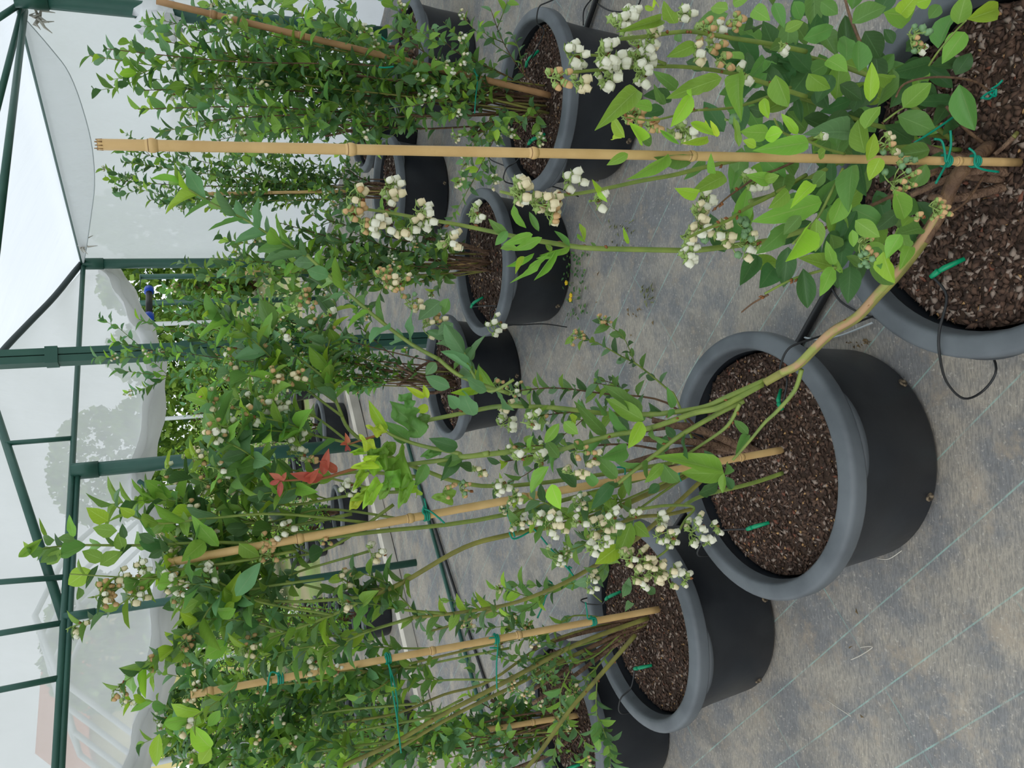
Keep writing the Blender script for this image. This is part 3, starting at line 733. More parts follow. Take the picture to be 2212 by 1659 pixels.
# arching main cane
arch = [base3] + pxpath(cD, [(1280,1070),(1200,1180),(1130,1350),(1010,1545)], .83, .90) + pxpath(cE, [(850,150),(720,290),(590,430),(440,520),(330,620),(215,735),(115,785),(0,850)], .92, 1.08)
BF.cane(arch, .0105, .0068, 'stem_olive', 10, buds=6)
BF.cane(arch[:5], .0112, .0108, 'stem_brown', 10, name='old_bark')
# peeled pale strip of bark along the arch
b = MB(); b.tube(smooth_path([p + (CP - p).normalized() * .004 + Vector((0, 0, .0035)) for p in arch[3:12]]), [.0015] + [.0058] * 20 + [.0055] * 18 + [.002] * 2 if False else .0058, 8); b.build('peeled_bark', 'peeled', BF.root)
AR = lambda pts, Y0, Y1, r0=.0052, r1=.0036, **k: BF.cane(pxpath(cB_, pts, Y0, Y1), r0, r1, 'stem_green', 8, buds=4, **k)
p1 = AR([(1640,835),(1400,940),(1250,1005),(1050,1038),(880,1052),(600,1045),(300,1010),(0,998)], 1.085, 1.22)
p2 = AR([(1620,860),(1350,1005),(1180,1045),(900,1140),(640,1190),(430,1250),(300,1280),(0,1285)], 1.085, 1.22)
p3 = AR([(1500,965),(1330,1050),(1090,1190),(960,1290),(820,1395),(690,1500)], 1.10, 1.20, .0048, .003)
p4 = AR([(1475,985),(1400,1120),(1270,1220),(1040,1370)], 1.09, 1.15, .0035, .002)
BF.cane(pxpath(cE, [(235,765),(190,900),(80,1030),(0,1105)], 1.03, 1.10) + pxpath(cB_, [(1540,1220),(1430,1345)], 1.12, 1.14), .004, .0022, 'stem_green', 7)
BF.cane(pxpath(cU, [(1659,1000),(1530,1005),(1330,1045),(1060,1100)], 1.22, 1.28), .0042, .0035, 'stem_green', 7, buds=3)
BF.cane(pxpath(cU, [(1659,1288),(1345,1322),(1300,1300),(1060,1250),(870,1180),(800,1110)], 1.22, 1.28), .0046, .002, 'stem_green', 8)
BF.cane(pxpath(cU, [(1500,1300),(1320,1330),(960,1375)], 1.22, 1.28), .0044, .0035, 'stem_green', 8)
for pts, Y0, Y1, r in [([(1659,830),(1500,905),(1390,780),(1330,640),(1240,560)], 1.15, 1.25, .0025), ([(1180,700),(1000,600),(800,450),(600,280),(450,140),(330,30)], 1.24, 1.3, .0034)]:
    BF.cane(pxpath(cU, pts, Y0, Y1), r, r * .7, 'stem_green', 6)
    P_ = smooth_path(pxpath(cU, pts, Y0, Y1)); BF.leaves_on(P_, 13, .052, lambda f: random.choice((1, 2, 4, 4)), .15)
P_ = BF.cane([atY(948, 776, 1.24), atY(1000, 815, 1.22), atY(1100, 850, 1.2)], .0034, .0034, 'stem_green', 6)
P_ = BF.cane(pxpath(ID, [(660,552),(600,520),(540,480),(450,435),(395,400)], 1.3, 1.3), .0026, .0012, 'stem_green', 6)
BF.leaves_on(P_, 16, .055, lambda f: random.choice((1, 2, 4, 4)) if f < .8 else random.choice((0, 1)), .0); BF.tipleaves(P_[-1], (P_[-1] - P_[-3]).normalized(), 3, .045, 1)
# arch leaves, traced
LB = [(850,1050,645,860,90,2),(860,1090,620,950,110,1),(620,1180,425,985,80,2),(850,1100,770,1265,90,0),(700,1050,760,1240,100,3),(750,1275,570,1330,110,2),(1370,1420,1005,1300,110,1),(1375,1430,1112,1430,120,1),
(985,1370,885,1480,70,1),(985,1365,1085,1535,110,2),(1340,1380,1245,1285,70,3),(1530,1180,1440,1080,60,2),(1530,1185,1455,1290,55,2),(1050,1010,1015,885,55,2),(960,1300,1010,1185,80,3),(690,1460,545,1310,90,2),
(670,1480,530,1659,90,3),(270,1500,320,1659,140,0),(255,1385,105,1555,80,1),(300,1400,450,1520,90,3),(320,1110,215,1250,70,1),(350,1100,440,1180,80,1),(385,1055,450,1120,50,0),(1375,1430,1360,1560,50,1),
(1375,1440,1430,1340,60,2),(900,1080,960,1000,50,2),(1060,1200,1000,1130,60,3),(320,1330,230,1220,80,2),(560,1500,480,1420,70,2),(960,1500,890,1560,70,3),(1210,1560,1380,1500,80,3),(1380,1450,1440,1540,60,3)]
for (bx, by, tx, ty, w, c) in LB: place_leaf(BF, cB_, bx, by, tx, ty, w, c, {0: 1.12, 1: 1.14, 2: 1.17, 3: 1.22}[c] + U(-.02, .02))
LU = [(850,1150,722,985,70,0,1),(1060,1200,900,960,150,2,4),(985,1222,850,1112,100,2,1),(850,1160,705,1140,60,6,4),(780,1270,660,1200,60,6,4),(850,1220,675,1475,110,1,4),(945,1230,835,1655,120,1,4),(690,1570,608,1650,80,6,4),
(800,1480,705,1620,90,0,4),(1110,1000,1035,1035,70,6,1),(1090,940,980,885,45,6,1),(1110,950,1080,860,40,6,1),(700,1290,640,1290,45,0,4),(700,1400,650,1520,60,0,4),(900,1450,960,1560,70,1,4),(1300,1260,1130,1220,90,3,1),(1300,1300,1215,1470,90,3,1),
(1340,1330,1160,1370,80,2,0),(1100,1370,1035,1510,80,2,1),(1040,1520,960,1540,50,0,1),(1040,1530,1055,1600,50,0,1),(1390,1400,1310,1370,60,3,0),(1290,1550,1150,1600,90,1,4),(1450,880,1370,730,60,0,0),(1440,880,1270,920,55,0,0),
(1250,880,1090,810,90,4,0),(1300,1010,1240,930,90,4,0),(1400,1060,1320,920,110,4,3),(1190,330,1050,440,110,4,0),(1270,470,1170,540,110,4,0),(1160,720,1095,800,80,4,0),(1330,700,1420,620,80,4,0),(1240,310,1200,420,80,2,0),(1530,900,1430,750,70,1,0)]
for (bx, by, tx, ty, w, c, sh) in LU: place_leaf(BF, cU, bx, by, tx, ty, w, c, 1.25 + U(-.03, .03), shape=sh)
for P_ in (p1, p2, p3): BF.leaves_on(P_, 7, .045, (1, 2, 2, 3), .35)
# upright flowering shoots of the foreground bush
def fshoot(cr, pts, Y0, Y1, r0, r1, m='stem_green', buds=5): return BF.cane(pxpath(cr, pts, Y0, Y1), r0, r1, m, 8, buds=buds)
fshoot(cA, [(1900,330),(1659,280),(1400,240),(1200,205),(1080,205),(880,232),(700,250)], .84, .80, .0034, .0022)
fshoot(cA, [(1900,620),(1600,520),(1400,465),(1150,430),(900,425),(600,445),(370,465)], .86, .82, .0034, .0018)
fshoot(cA, [(1000,410),(900,380),(700,370),(560,355),(420,350)], .83, .82, .0022, .0014)
fshoot(cA, [(1960,880),(1659,990),(1500,1015),(1250,1070),(1050,1120),(830,1160),(600,1210),(380,1245),(100,1255),(-60,1225)], .86, .90, .0036, .0018, buds=7)
fshoot(cA, [(2000,1440),(1800,1500),(1659,1540),(1300,1590),(1150,1602),(900,1598),(560,1590),(400,1575),(60,1520)], .88, .95, .0042, .0032, buds=7)
fshoot(ID, [(1120,513),(1090,506),(988,485),(900,470),(840,459),(762,448)], .95, .98, .0032, .0016)
fshoot(cA, [(1900,1120),(1659,1260),(1520,1330),(1400,1410),(1250,1470),(1130,1530)], .86, .84, .0030, .0016)
fshoot(cA, [(1900,1000),(1700,1090),(1600,1120),(1500,1190),(1400,1260),(1300,1350)], .86, .84, .0018, .001, 'stem_brown')
fshoot(cA, [(1800,560),(1600,640),(1420,690),(1200,705)], .86, .82, .0024, .0015)
fshoot(cA, [(1200,705),(1060,740),(900,770),(720,745)], .82, .80, .0015, .001)
fshoot(cE, [(460,110),(330,140),(170,190),(0,280)], .86, .90, .0022, .0016, buds=5)
fshoot(cB_, [(1659,285),(1560,340),(1485,400)], .90, .92, .0015, .0010, 'stem_brown', 2)
for pts, Y0, Y1, r, m in [([(1430,940),(1280,820),(1160,680)], .85, .86, .003, 'stem_brown'), ([(1420,1100),(1290,1290),(1170,1370)], .83, .82, .002, 'stem_brown'), ([(1590,880),(1640,800),(1590,690),(1500,590),(1490,400),(1520,230),(1600,0)], .80, .86, .0035, 'stem_olive'),
    ([(1590,880),(1540,930),(1470,990)], .80, .82, .004, 'bark'), ([(1430,580),(1340,520),(1180,495),(1020,500),(890,540),(840,620)], .80, .76, .0018, 'stem_brown'), ([(610,270),(550,120),(510,-20)], .84, .86, .0024, 'stem_brown'),
    ([(510,985),(370,945),(260,895),(120,850),(60,760)], .80, .75, .0018, 'stem_green'), ([(500,1080),(440,1200),(340,1390),(260,1480),(180,1560)], .80, .77, .002, 'stem_green'), ([(1050,420),(1110,330),(1220,200),(1290,130)], .80, .74, .0015, 'stem_green'),
    ([(760,780),(840,720),(890,690)], .78, .75, .0014, 'stem_green'), ([(1100,1100),(800,1260),(500,1400),(200,1560)], .86, .95, .003, 'stem_brown'), ([(1250,960),(900,940),(560,1000),(400,1080),(100,1230),(-100,1290)], .88, .90, .004, 'stem_green'),
    ([(1200,900),(800,560),(600,460),(300,370),(0,290)], .88, .92, .004, 'stem_green'), ([(1200,880),(700,800),(300,650),(0,560)], .90, .95, .004, 'stem_green')]:
    BF.cane(pxpath(cD, pts, Y0, Y1), r, r * .75, m, 7)
# woody crown of old stems
for k in range(5):
    a = FB + Vector((U(-.03, .03), U(-.03, .03), .0)); BF.cane([a - Vector((0, 0, .02)), a + Vector((U(-.02, .02), U(.0, .04), .06)), a + Vector((U(-.05, .05), U(.02, .08), .11))], .008, .0045, 'bark', 9, name='woody_stem')
# flower clusters
def cl(bush, cr, x, y, sp, n, kinds, Y, L=.0105, ax=None):
    p = atY(*cr(x, y), Y); s_ = sp * K * depth(p) / F
    bush.cluster(p, ax or (U(-.4, .4), U(-.3, .3), 1), max(s_, .009), n, kinds, L)
CA = [(740,100,45,6,'w'),(690,170,50,6,'w'),(400,350,55,6,'w'),(285,500,60,7,'d'),(430,530,55,5,'cc'),(600,340,60,8,'w'),(620,430,60,7,'w'),(630,510,50,6,'ww'),(700,400,40,4,'w'),(840,390,60,9,'w'),(835,465,55,7,'w'),(900,240,60,7,'wwc'),
(800,290,35,3,'w'),(1110,80,45,5,'wc'),(1250,190,55,6,'d'),(1330,180,45,4,'wd'),(1290,300,45,4,'wd'),(1350,385,55,7,'d'),(1190,330,40,4,'wc'),(1440,130,45,5,'d'),(770,745,75,9,'d'),(890,810,50,5,'d'),(1050,860,60,5,'wc'),(1130,830,30,2,'w'),(1490,470,40,3,'w'),
(60,1230,90,11,'wcc'),(390,1150,40,4,'w'),(180,1310,60,7,'c'),(260,1375,55,6,'cd'),(540,1285,40,3,'w'),(1240,1270,55,6,'w'),(1200,1370,50,6,'cc'),(1540,1170,60,8,'w'),(1130,1510,60,7,'wc'),(1230,1490,60,8,'wcb'),(1350,1480,55,7,'c'),(1490,1450,45,5,'b'),
(1470,1560,75,8,'cwb'),(1130,1640,55,6,'w'),(1560,1570,35,2,'w'),(1400,770,30,3,'b'),(290,1290,40,3,'c')]
for (x, y, sp, n, kd) in CA: cl(BF, cA, x, y, sp, n + 1, kd, U(.80, .84) if y < 900 else U(.85, .90), .0115)
for (x, y, sp, n, kd) in [(950,230,80,10,'bbd'),(1000,300,25,2,'w'),(860,1150,100,16,'bdd'),(760,920,60,7,'cdb'),(1080,1330,85,14,'d'),(630,1560,65,9,'bbd'),(900,1040,35,4,'b'),(110,280,40,3,'w'),(340,880,25,2,'w'),(990,1380,30,3,'d')]: cl(BF, cD, x, y, sp, n, kd, U(.74, .78), .0095)
cl(BF, cE, 630, 50, 60, 9, 'bdd', .78, .0095)
for (x, y, sp, n, kd, L) in [(110,1110,60,4,'w',.014),(60,1340,40,2,'w',.014),(185,1360,45,2,'w',.014),(450,1290,60,6,'d',.010),(420,1430,55,6,'c',.011),(520,1345,35,4,'c',.010)]: cl(BF, cB_, x, y, sp, n, kd, 1.16, L)
for (x, y, sp, n, kd, L) in [(1580,990,35,3,'c',.011),(1590,1120,55,6,'w',.014),(1560,1500,55,6,'w',.012),(1350,1540,60,8,'bdd',.010),(1430,1410,55,6,'dc',.010),(1240,1530,40,4,'d',.010),
    (880,200,85,18,'ddc',.010),(830,160,55,8,'d',.010),(1000,330,60,8,'dcb',.010),(1120,480,65,9,'ddc',.010),(1530,480,60,7,'w',.010),(1560,850,45,7,'db',.009)]: cl(BF, cU, x, y, sp, n, kd, 1.27, L)
for (x, y, sp, n, kd) in [(640,1270,70,9,'dc'),(860,1190,50,6,'w'),(850,1270,40,4,'cw'),(770,1440,75,10,'wwc'),(690,1420,35,3,'d'),(950,1470,55,7,'wc'),(1080,1390,60,9,'w'),(1230,1550,60,7,'wc'),(1390,1370,55,5,'w'),(1040,1350,30,3,'c'),(600,1370,40,4,'d')]: cl(BF, cV, x, y, sp, n, kd, .96, .0105)
# red young shoot at the arch tip
BF.cane(pxpath(cU, [(690,1385),(540,1430),(440,1460),(300,1470),(150,1478)], 1.26, 1.27), .003, .0014, LEAFM[5] if False else 'red_stem' if 'red_stem' in MATS else 'bud_scale', 6)
BF.cane(pxpath(cU, [(810,1180),(700,1212),(600,1245)], 1.27, 1.28), .0024, .0012, 'bud_scale', 6)
for (bx, by, tx, ty, w) in [(440,1440,470,1275,60),(530,1420,430,1350,60),(440,1450,235,1440,70),(330,1480,420,1390,60),(190,1470,85,1430,40),(160,1475,90,1500,35),(170,1480,155,1590,40),(180,1480,200,1420,30),(590,1240,545,1250,25),(590,1240,600,1310,40),(590,1240,590,1185,35)]:
    place_leaf(BF, cU, bx, by, tx, ty, w, 5, 1.265)
BF.finish(510)

# ------------------------------------------------------------------ the other bushes
def pal(bright): return lambda f: random.choices((0, 1, 2, 3, 4), ((.5 if f > .8 else .12) * bright, .35 * (.5 + bright), .30, .22 * (1.4 - bright), .25))[0]
def shoots(bush, lists, Y0, Y1, L, r0=.0035, r1=.0012, dens=170, m='stem_green', bright=.6, start=.35, side=2, cr=ID, fl=None, flL=.0095):
    for pts in lists:
        tY = Y1 if not callable(Y1) else Y1()
        P = bush.cane(pxpath(cr, pts, Y0, tY), r0, r1, m, 6)
        ln = sum((P[i + 1] - P[i]).length for i in range(len(P) - 1))
        bush.leaves_on(P, max(4, int(ln * (1 - start) * dens / 2.2)), L, pal(bright), start)
        for k in range(side):
            f = U(max(start, .3), .9); i = int(f * (len(P) - 1)); t = (P[i + 1] - P[i]).normalized(); a = t.orthogonal().normalized(); a.rotate(Matrix.Rotation(U(0, 6.28), 3, t))
            q = P[i]; ln2 = U(.07, .16); S = bush.cane([q, q + t * ln2 * .5 + a * ln2 * .35, q + t * ln2 * .85 + a * ln2 * .5 + Vector((0, 0, .02))], r1 * 1.2, r1 * .6, m, 5)
            bush.leaves_on(S, int(ln2 * 75) + 2, L * .9, pal(bright), .1)
            if fl and random.random() < fl[0]: bush.cluster(S[-1], (S[-1] - S[-3]), .014, random.randint(4, 7), fl[1], flL)
        if fl and random.random() < fl[0]: bush.cluster(P[-1], (P[-1] - P[-3]), .016, random.randint(5, 9), fl[1], flL)

# ---- pot M
BM = Bush('blueberry_bush', (*PP['M'], SOILZ), 'blueberry bush in the pot under the arching cane, its tip rising above the cross beam')
shoots(BM, [[(1540,1000),(1300,1110),(1110,1153),(1002,1183),(870,1258),(800,1288)]], 1.40, 1.38, .045, .006, .0042, m='stem_olive', start=.75, side=1)
shoots(BM, [[(800,1288),(719,1328),(620,1365),(530,1400)], [(800,1288),(640,1300),(520,1290),(420,1260)]], 1.38, 1.36, .052, .0036, .0012, fl=(.6, 'wcd'))
shoots(BM, [[(1545,1010),(1380,1160),(1252,1241),(1184,1275),(1100,1305),(1000,1322),(890,1335)]], 1.42, 1.40, .045, .005, .003, m='stem_olive', start=.7, side=1)
shoots(BM, [[(890,1335),(780,1370),(690,1420)], [(960,1325),(840,1310),(740,1250)]], 1.40, 1.40, .05, fl=(.6, 'wcd'))
shoots(BM, [[(1540,990),(1100,1110),(800,1150),(600,1172),(450,1172),(300,1178),(160,1178),(70,1188)]], 1.40, 1.36, .05, .005, .0012, start=.6, side=0, dens=50, bright=.5, m='stem_green')
shoots(BM, [[(800,1130),(600,1110),(450,1120),(330,1130),(245,1090)]], 1.37, 1.34, .052, .003, .001, bright=.9, start=.4, side=0, dens=80)
shoots(BM, [[(640,1190),(500,1215),(380,1232),(280,1262),(215,1285)]], 1.37, 1.34, .045, .003, .0012, start=.2, side=1, dens=70, fl=(.95, 'dcw'))
shoots(BM, [[(719,1328),(560,1300),(450,1250),(330,1250),(150,1240)]], 1.37, 1.34, .05, .0025, .001, start=.5, side=0, dens=60, bright=1.)
shoots(BM, [[(1540,985),(1100,1050),(900,1010),(769,942),(732,881),(715,827),(705,763),(680,690)]], 1.38, 1.42, .05, .0045, .0018, start=.6, side=3, bright=.5, fl=(.7, 'wd'))
shoots(BM, [[(900,1030),(760,1020),(640,1050),(560,1006),(483,932),(445,860)]], 1.38, 1.34, .058, .0035, .0014, start=.25, side=3, bright=.5, fl=(.9, 'dcw'))
shoots(BM, [[(900,1010),(760,960),(640,930),(598,900),(588,810)]], 1.38, 1.36, .056, .003, .0012, start=.3, side=3, bright=.5, fl=(.9, 'dwc'))
shoots(BM, [[(900,1060),(760,1070),(640,1090),(560,1080),(490,1050)], [(800,1130),(650,1150),(540,1130),(460,1160)], [(850,1090),(720,1180),(600,1210),(520,1240)], [(760,1110),(600,1140),(480,1130),(400,1100)]], 1.40, 1.42, .056, side=2, dens=110, fl=(.6, 'wcd'), bright=.5)
shoots(BM, [[(700,1250),(560,1270),(469,1298),(429,1356),(402,1405)]], 1.38, 1.36, .052, .0026, .001, start=.2, side=2, fl=(1, 'd'))
shoots(BM, [[(1500,960),(1460,860),(1441,840),(1380,790),(1343,770),(1286,739),(1240,728)]], 1.45, 1.48, .035, .0028, .001, start=.35, side=1, bright=.05, fl=(1, 'd'))
shoots(BM, [[(1540,960),(1440,870),(1300,850),(1200,838),(1110,845)], [(1540,960),(1400,900),(1250,890),(1160,900)], [(1500,990),(1350,960),(1200,975),(1080,1000)]], 1.45, 1.46, .04, .003, .001, start=.35, side=2, bright=.1, m='stem_brown', fl=(.5, 'dw'))
shoots(BM, [[(1500,1010),(1350,1080),(1230,1120),(1120,1130)], [(1480,1030),(1380,1100),(1300,1160),(1200,1200)]], 1.38, 1.34, .045, .003, .001, start=.3, side=3, bright=.3, fl=(1, 'wc'))
shoots(BM, [[(860,1120),(700,1100),(560,1130),(440,1090),(370,1120)], [(760,1150),(620,1170),(500,1190),(400,1180)], [(800,1190),(660,1230),(560,1260),(470,1210)], [(760,1290),(640,1260),(540,1250),(440,1330)], [(720,1330),(600,1330),(500,1340),(400,1300)],
    [(820,1060),(700,1030),(600,1010),(520,1000)], [(760,960),(680,900),(620,880),(540,870)], [(740,900),(660,840),(600,790),(560,720)], [(720,830),(640,770),(590,740),(600,680)], [(700,1340),(600,1390),(520,1380),(430,1420)], [(900,1330),(800,1360),(700,1380),(620,1440)]], 1.40, lambda: U(1.42, 1.50), .056, .0026, .001, start=.25, side=2, dens=110, bright=.7, fl=(.35, 'wcd'))
BM.cane(pxpath(ID, [(1690,1022),(1620,1045),(1520,1070),(1480,1090)], 1.30, 1.28), .0045, .0035, 'stem_green', 7)
P_ = BM.cane(pxpath(cX, [(800,10),(1000,-20),(1180,-10),(1120,80),(1030,240),(930,320),(860,350)], 1.25, 1.18), .003, .0016, 'stem_green', 7)
BM.cane(pxpath(cX, [(500,180),(800,60),(1000,40),(1180,0)], 1.30, 1.36), .0032, .004, 'stem_olive', 7)
for k, (x, y) in enumerate([(1540, 938), (1520, 960), (1500, 925), (1480, 980), (1560, 970)]):
    b0 = atz(1650 - 14 * k, 985 - 6 * k, SOILZ); BM.cane([b0 - Vector((0, 0, .01)), b0.lerp(atY(x, y, 1.42), .5), atY(x - 20, y - 5, 1.42), atY(x - 130, y - 30 + 18 * k, 1.44)], .011, .006, 'bark', 8, name='woody_stem')
for (x, y, sp, n, kd) in [(270,110,75,12,'cw'),(180,60,40,4,'w'),(430,90,35,3,'w'),(550,120,60,8,'c'),(640,70,60,7,'w'),(580,205,45,4,'w'),(510,270,45,4,'w'),(790,50,30,2,'w'),(960,60,45,4,'w'),(950,170,50,5,'wc'),(1020,200,45,4,'w'),(1190,140,75,10,'wwc'),(1260,230,35,3,'w'),(1310,110,40,3,'w'),(860,330,70,11,'c'),(930,400,75,13,'c'),(820,440,55,8,'cw'),(1040,430,70,10,'cw'),(1140,450,40,3,'w'),(740,320,45,4,'wc')]:
    cl(BM, cX, x, y, sp, n, kd, U(1.17, 1.22), .0125)
for (bx, by, tx, ty, w, c) in [(690,170,610,190,110,1),(780,90,690,330,110,1),(700,240,560,350,110,0),(800,90,890,180,110,1),(690,180,660,20,110,2),(650,300,690,370,80,1),(880,500,940,550,60,3),(740,560,770,440,60,4),(780,600,750,640,50,4),(760,480,730,560,60,4)]:
    place_leaf(BM, cX, bx, by, tx, ty, w, c, 1.24)
for (x, y, sp, n, kd) in [(110,800,60,8,'d'),(250,800,50,6,'dc'),(90,1000,65,8,'cdw'),(170,1000,40,5,'w'),(200,1160,50,5,'w'),(235,1230,55,6,'w'),(280,1310,45,5,'w'),(330,1350,40,4,'d'),(310,300,60,8,'d'),(460,420,35,3,'w'),(190,540,35,4,'w'),(580,1520,50,6,'w')]:
    cl(BM, cU, x, y, sp, n, kd, 1.36, .0105)
for (x, y, sp, n, kd) in [(180,120,55,6,'w'),(40,210,50,5,'d'),(70,290,50,7,'d'),(790,290,60,7,'cw'),(440,190,40,4,'d')]: cl(BM, cW, x, y, sp, n, kd, 1.36, .0105)
for (x, y, sp, n, kd) in [(660,500,50,6,'d'),(690,570,50,7,'d'),(760,440,45,5,'cw'),(830,490,50,6,'d'),(840,560,50,5,'cw'),(900,380,45,5,'cw'),(1060,450,50,6,'cd'),(1150,500,50,6,'wd'),(1350,400,50,6,'w'),(1190,860,55,8,'d')]: cl(BM, cQ, x, y, sp, n, kd, 1.35, .0105)
for (bx, by, tx, ty, w, c) in [(270,190,130,300,60,1),(350,200,260,190,80,2),(380,250,260,350,90,2),(390,260,290,370,80,1),(480,200,370,180,80,2),(470,180,440,60,50,1),(300,170,250,75,25,1),(690,80,560,0,100,0),(750,140,590,130,100,1),(790,270,750,150,80,1),(800,190,780,100,50,3),
    (670,330,520,270,90,1),(640,360,780,270,100,1),(580,390,425,490,140,0),(630,360,540,510,40,3),(500,500,510,595,50,2),(990,210,885,160,70,3),(1040,260,950,320,80,3),(860,40,770,0,90,0),(1000,190,860,0,30,2),(1200,180,1160,0,60,1),(1310,210,1170,330,110,1),(1400,240,1220,70,90,1),
    (1530,220,1659,320,140,1),(1270,590,1145,660,120,1),(1440,600,1545,430,120,0),(1510,560,1659,340,110,4),(1500,600,1430,650,90,0),(1510,640,1350,680,90,1),(1320,560,1220,480,90,4)]:
    place_leaf(BM, cQ, bx, by, tx, ty, w, c, 1.34 + U(-.02, .02))
BM.finish(420)

# ---- pot L
BL = Bush('blueberry_bush', (*PP['L'], SOILZ), 'blueberry bush with long bare olive canes rising from the stubby stake pot')
ol = 'stem_olive'
BL.cane(pxpath(ID, [(1400,1335),(1250,1390),(1110,1463),(1040,1500),(955,1544),(850,1605),(735,1656),(650,1690)], 1.92, 1.86), .0066, .005, ol, 8, buds=6)
BL.cane(pxpath(ID, [(1400,1345),(1230,1420),(1110,1482),(1020,1525),(940,1568),(840,1630),(760,1680)], 1.95, 1.92), .0055, .0042, ol, 8)
BL.cane(pxpath(ID, [(1400,1330),(1200,1380),(1060,1470),(960,1500),(860,1540),(740,1560)], 1.95, 1.95), .004, .003, ol, 7)
P_ = BL.cane(pxpath(ID, [(1372,1372),(1290,1466),(1230,1535),(1170,1620),(1120,1680)], 1.85, 1.75), .006, .0045, ol, 8, buds=6)
shoots(BL, [[(1290,1466),(1288,1530),(1300,1585)], [(1230,1450),(1210,1500),(1215,1560)], [(1300,1300),(1240,1260),(1160,1290),(1090,1270)]], 1.86, 1.84, .05, .002, .001, bright=.3, start=.2, side=2, fl=(.6, 'dcb'))
shoots(BL, [[(1380,1330),(1250,1350),(1110,1380),(900,1430),(800,1450),(700,1470),(560,1480)]], 1.93, 1.88, .05, .0045, .002, start=.45, side=4, m=ol, fl=(.5, 'dwc'))
shoots(BL, [[(1100,1400),(900,1440),(700,1490),(520,1560),(340,1615)], [(900,1430),(700,1480),(500,1520),(345,1555)], [(800,1450),(600,1480),(460,1490),(400,1440)], [(900,1520),(700,1540),(560,1580),(430,1560)],
            [(950,1545),(760,1580),(600,1600),(470,1600)], [(860,1600),(700,1620),(560,1640),(380,1640)], [(900,1440),(760,1440),(640,1430),(560,1400)], [(850,1470),(700,1520),(620,1500),(560,1440)], [(1000,1400),(860,1400),(740,1390),(640,1380)],
            [(1100,1470),(950,1470),(820,1500),(720,1480)], [(1000,1510),(880,1560),(760,1530),(660,1560)], [(900,1590),(780,1620),(680,1590),(600,1560)]], 1.90, lambda: U(1.90, 2.06), .052, .0035, .001, start=.3, side=4, fl=(.45, 'wdcw'), bright=.55)
shoots(BL, [[(1350,1360),(1280,1420),(1200,1440),(1130,1500)], [(1350,1370),(1280,1450),(1230,1490)], [(1330,1340),(1240,1330),(1180,1370),(1130,1350)], [(1300,1380),(1200,1410),(1120,1430),(1050,1410)], [(1200,1390),(1120,1350),(1060,1320),(1000,1340)]], 1.93, 1.9, .035, .003, .001, start=.3, side=3, bright=.1, fl=(.7, 'dcb'), dens=120)
for k in range(6):
    b0 = atz(1410 - 6 * k, 1335 + 5 * k, SOILZ); BL.cane([b0, atY(1340, 1340 + 9 * k, 1.93), atY(1240, 1350 + 22 * k, 1.95), atY(1150, 1370 + 30 * k, 1.95)], .0075, .0045, 'bark' if k % 3 else 'stem_brown', 8, name='woody_stem')
for (bx, by, tx, ty, w, c) in [(575,1430,565,1565,55,1),(590,1400,665,1510,30,4),(580,1370,660,1340,40,4),(410,1190,370,1310,60,2)]: place_leaf(BL, cX, bx, by, tx, ty, w, c, 1.83)
for (bx, by, tx, ty, w, c) in [(1020,1440,990,1660,80,0),(1350,1530,1215,1410,110,0),(1350,1530,1270,1640,100,0),(1200,1480,1120,1280,70,4),(1290,1370,1180,1310,80,1),(1410,1290,1325,1400,70,1)]: place_leaf(BL, cQ, bx, by, tx, ty, w, c, 1.8)
BL.finish()

# ---- generic leafy bushes
def grow(bush, tips, Ys, L, base=None, r0=.005, side=5, dens=115, bright=.3, fl=(.4, 'wc'), flL=.0095, start=.3, m='stem_olive', bulge=.5):
    B0 = Vector(bush.base)
    for (x, y) in tips:
        tip = atY(x, y, Ys()); b0 = B0 + Vector((U(-.05, .05), U(-.05, .05), 0)); h = tip - b0
        c1_ = b0 + Vector((h.x * .25, h.y * .25, h.z * .42)) + Vector((U(-.03, .03), U(-.03, .03), 0)); c2_ = b0 + Vector((h.x * .62, h.y * .62, h.z * .75))
        P = bush.cane([b0, c1_, c2_, tip], r0 * U(.5, .85), .001, random.choice((m, 'stem_brown', 'stem_brown')), 6)
        ln = h.length; bush.leaves_on(P, int(ln * (1 - start) * dens / 2.6), L, pal(bright), start)
        for k in range(side):
            f = U(.3, .92); i = int(f * (len(P) - 1)); t = (P[i + 1] - P[i]).normalized(); a = t.orthogonal().normalized(); a.rotate(Matrix.Rotation(U(0, 6.28), 3, t))
            q = P[i]; l2 = U(.08, .20); S = bush.cane([q, q + t * l2 * .5 + a * l2 * .4, q + t * l2 * .9 + a * l2 * .55], .0016, .0007, 'stem_green', 4, smooth=False)
            bush.leaves_on(S, int(l2 * 45) + 2, L * .9, pal(bright), .1)
            if random.random() < fl[0]: bush.cluster(S[-1], S[-1] - S[0], .014, random.randint(4, 7), fl[1], flL)
    for k in range(4):
        b0 = B0 + Vector((U(-.04, .04), U(-.04, .04), -.01)); bush.cane([b0, b0 + Vector((U(-.05, .05), U(-.03, .03), .12)), b0 + Vector((U(-.1, .1), U(-.05, .05), .28))], .009, .006, 'bark', 7, name='woody_stem')
BR = Bush('blueberry_bush', (*PP['R'], SOILZ), 'tallest leafy blueberry bush spreading in front of the white film wall')
grow(BR, [(192,120),(225,105),(298,236),(305,195),(345,285),(335,85),(420,25),(500,15),(600,5),(690,30),(450,110),(520,205),(430,262),(560,285),(650,135),(760,95),(850,60),(620,230),(700,190),(480,60),(390,150),(820,170),(760,270),(560,120)], lambda: U(2.15, 2.55), .058, side=5, dens=110, bright=.3, fl=(.30, 'wwc'))
grow(BR, [(930,60),(1000,105),(960,250),(1020,190),(1130,260),(1060,20),(1010,290),(890,230),(1015,405),(1000,350)], lambda: U(2.15, 2.4), .044, side=4, bright=.2, fl=(.5, 'wc'), r0=.003)
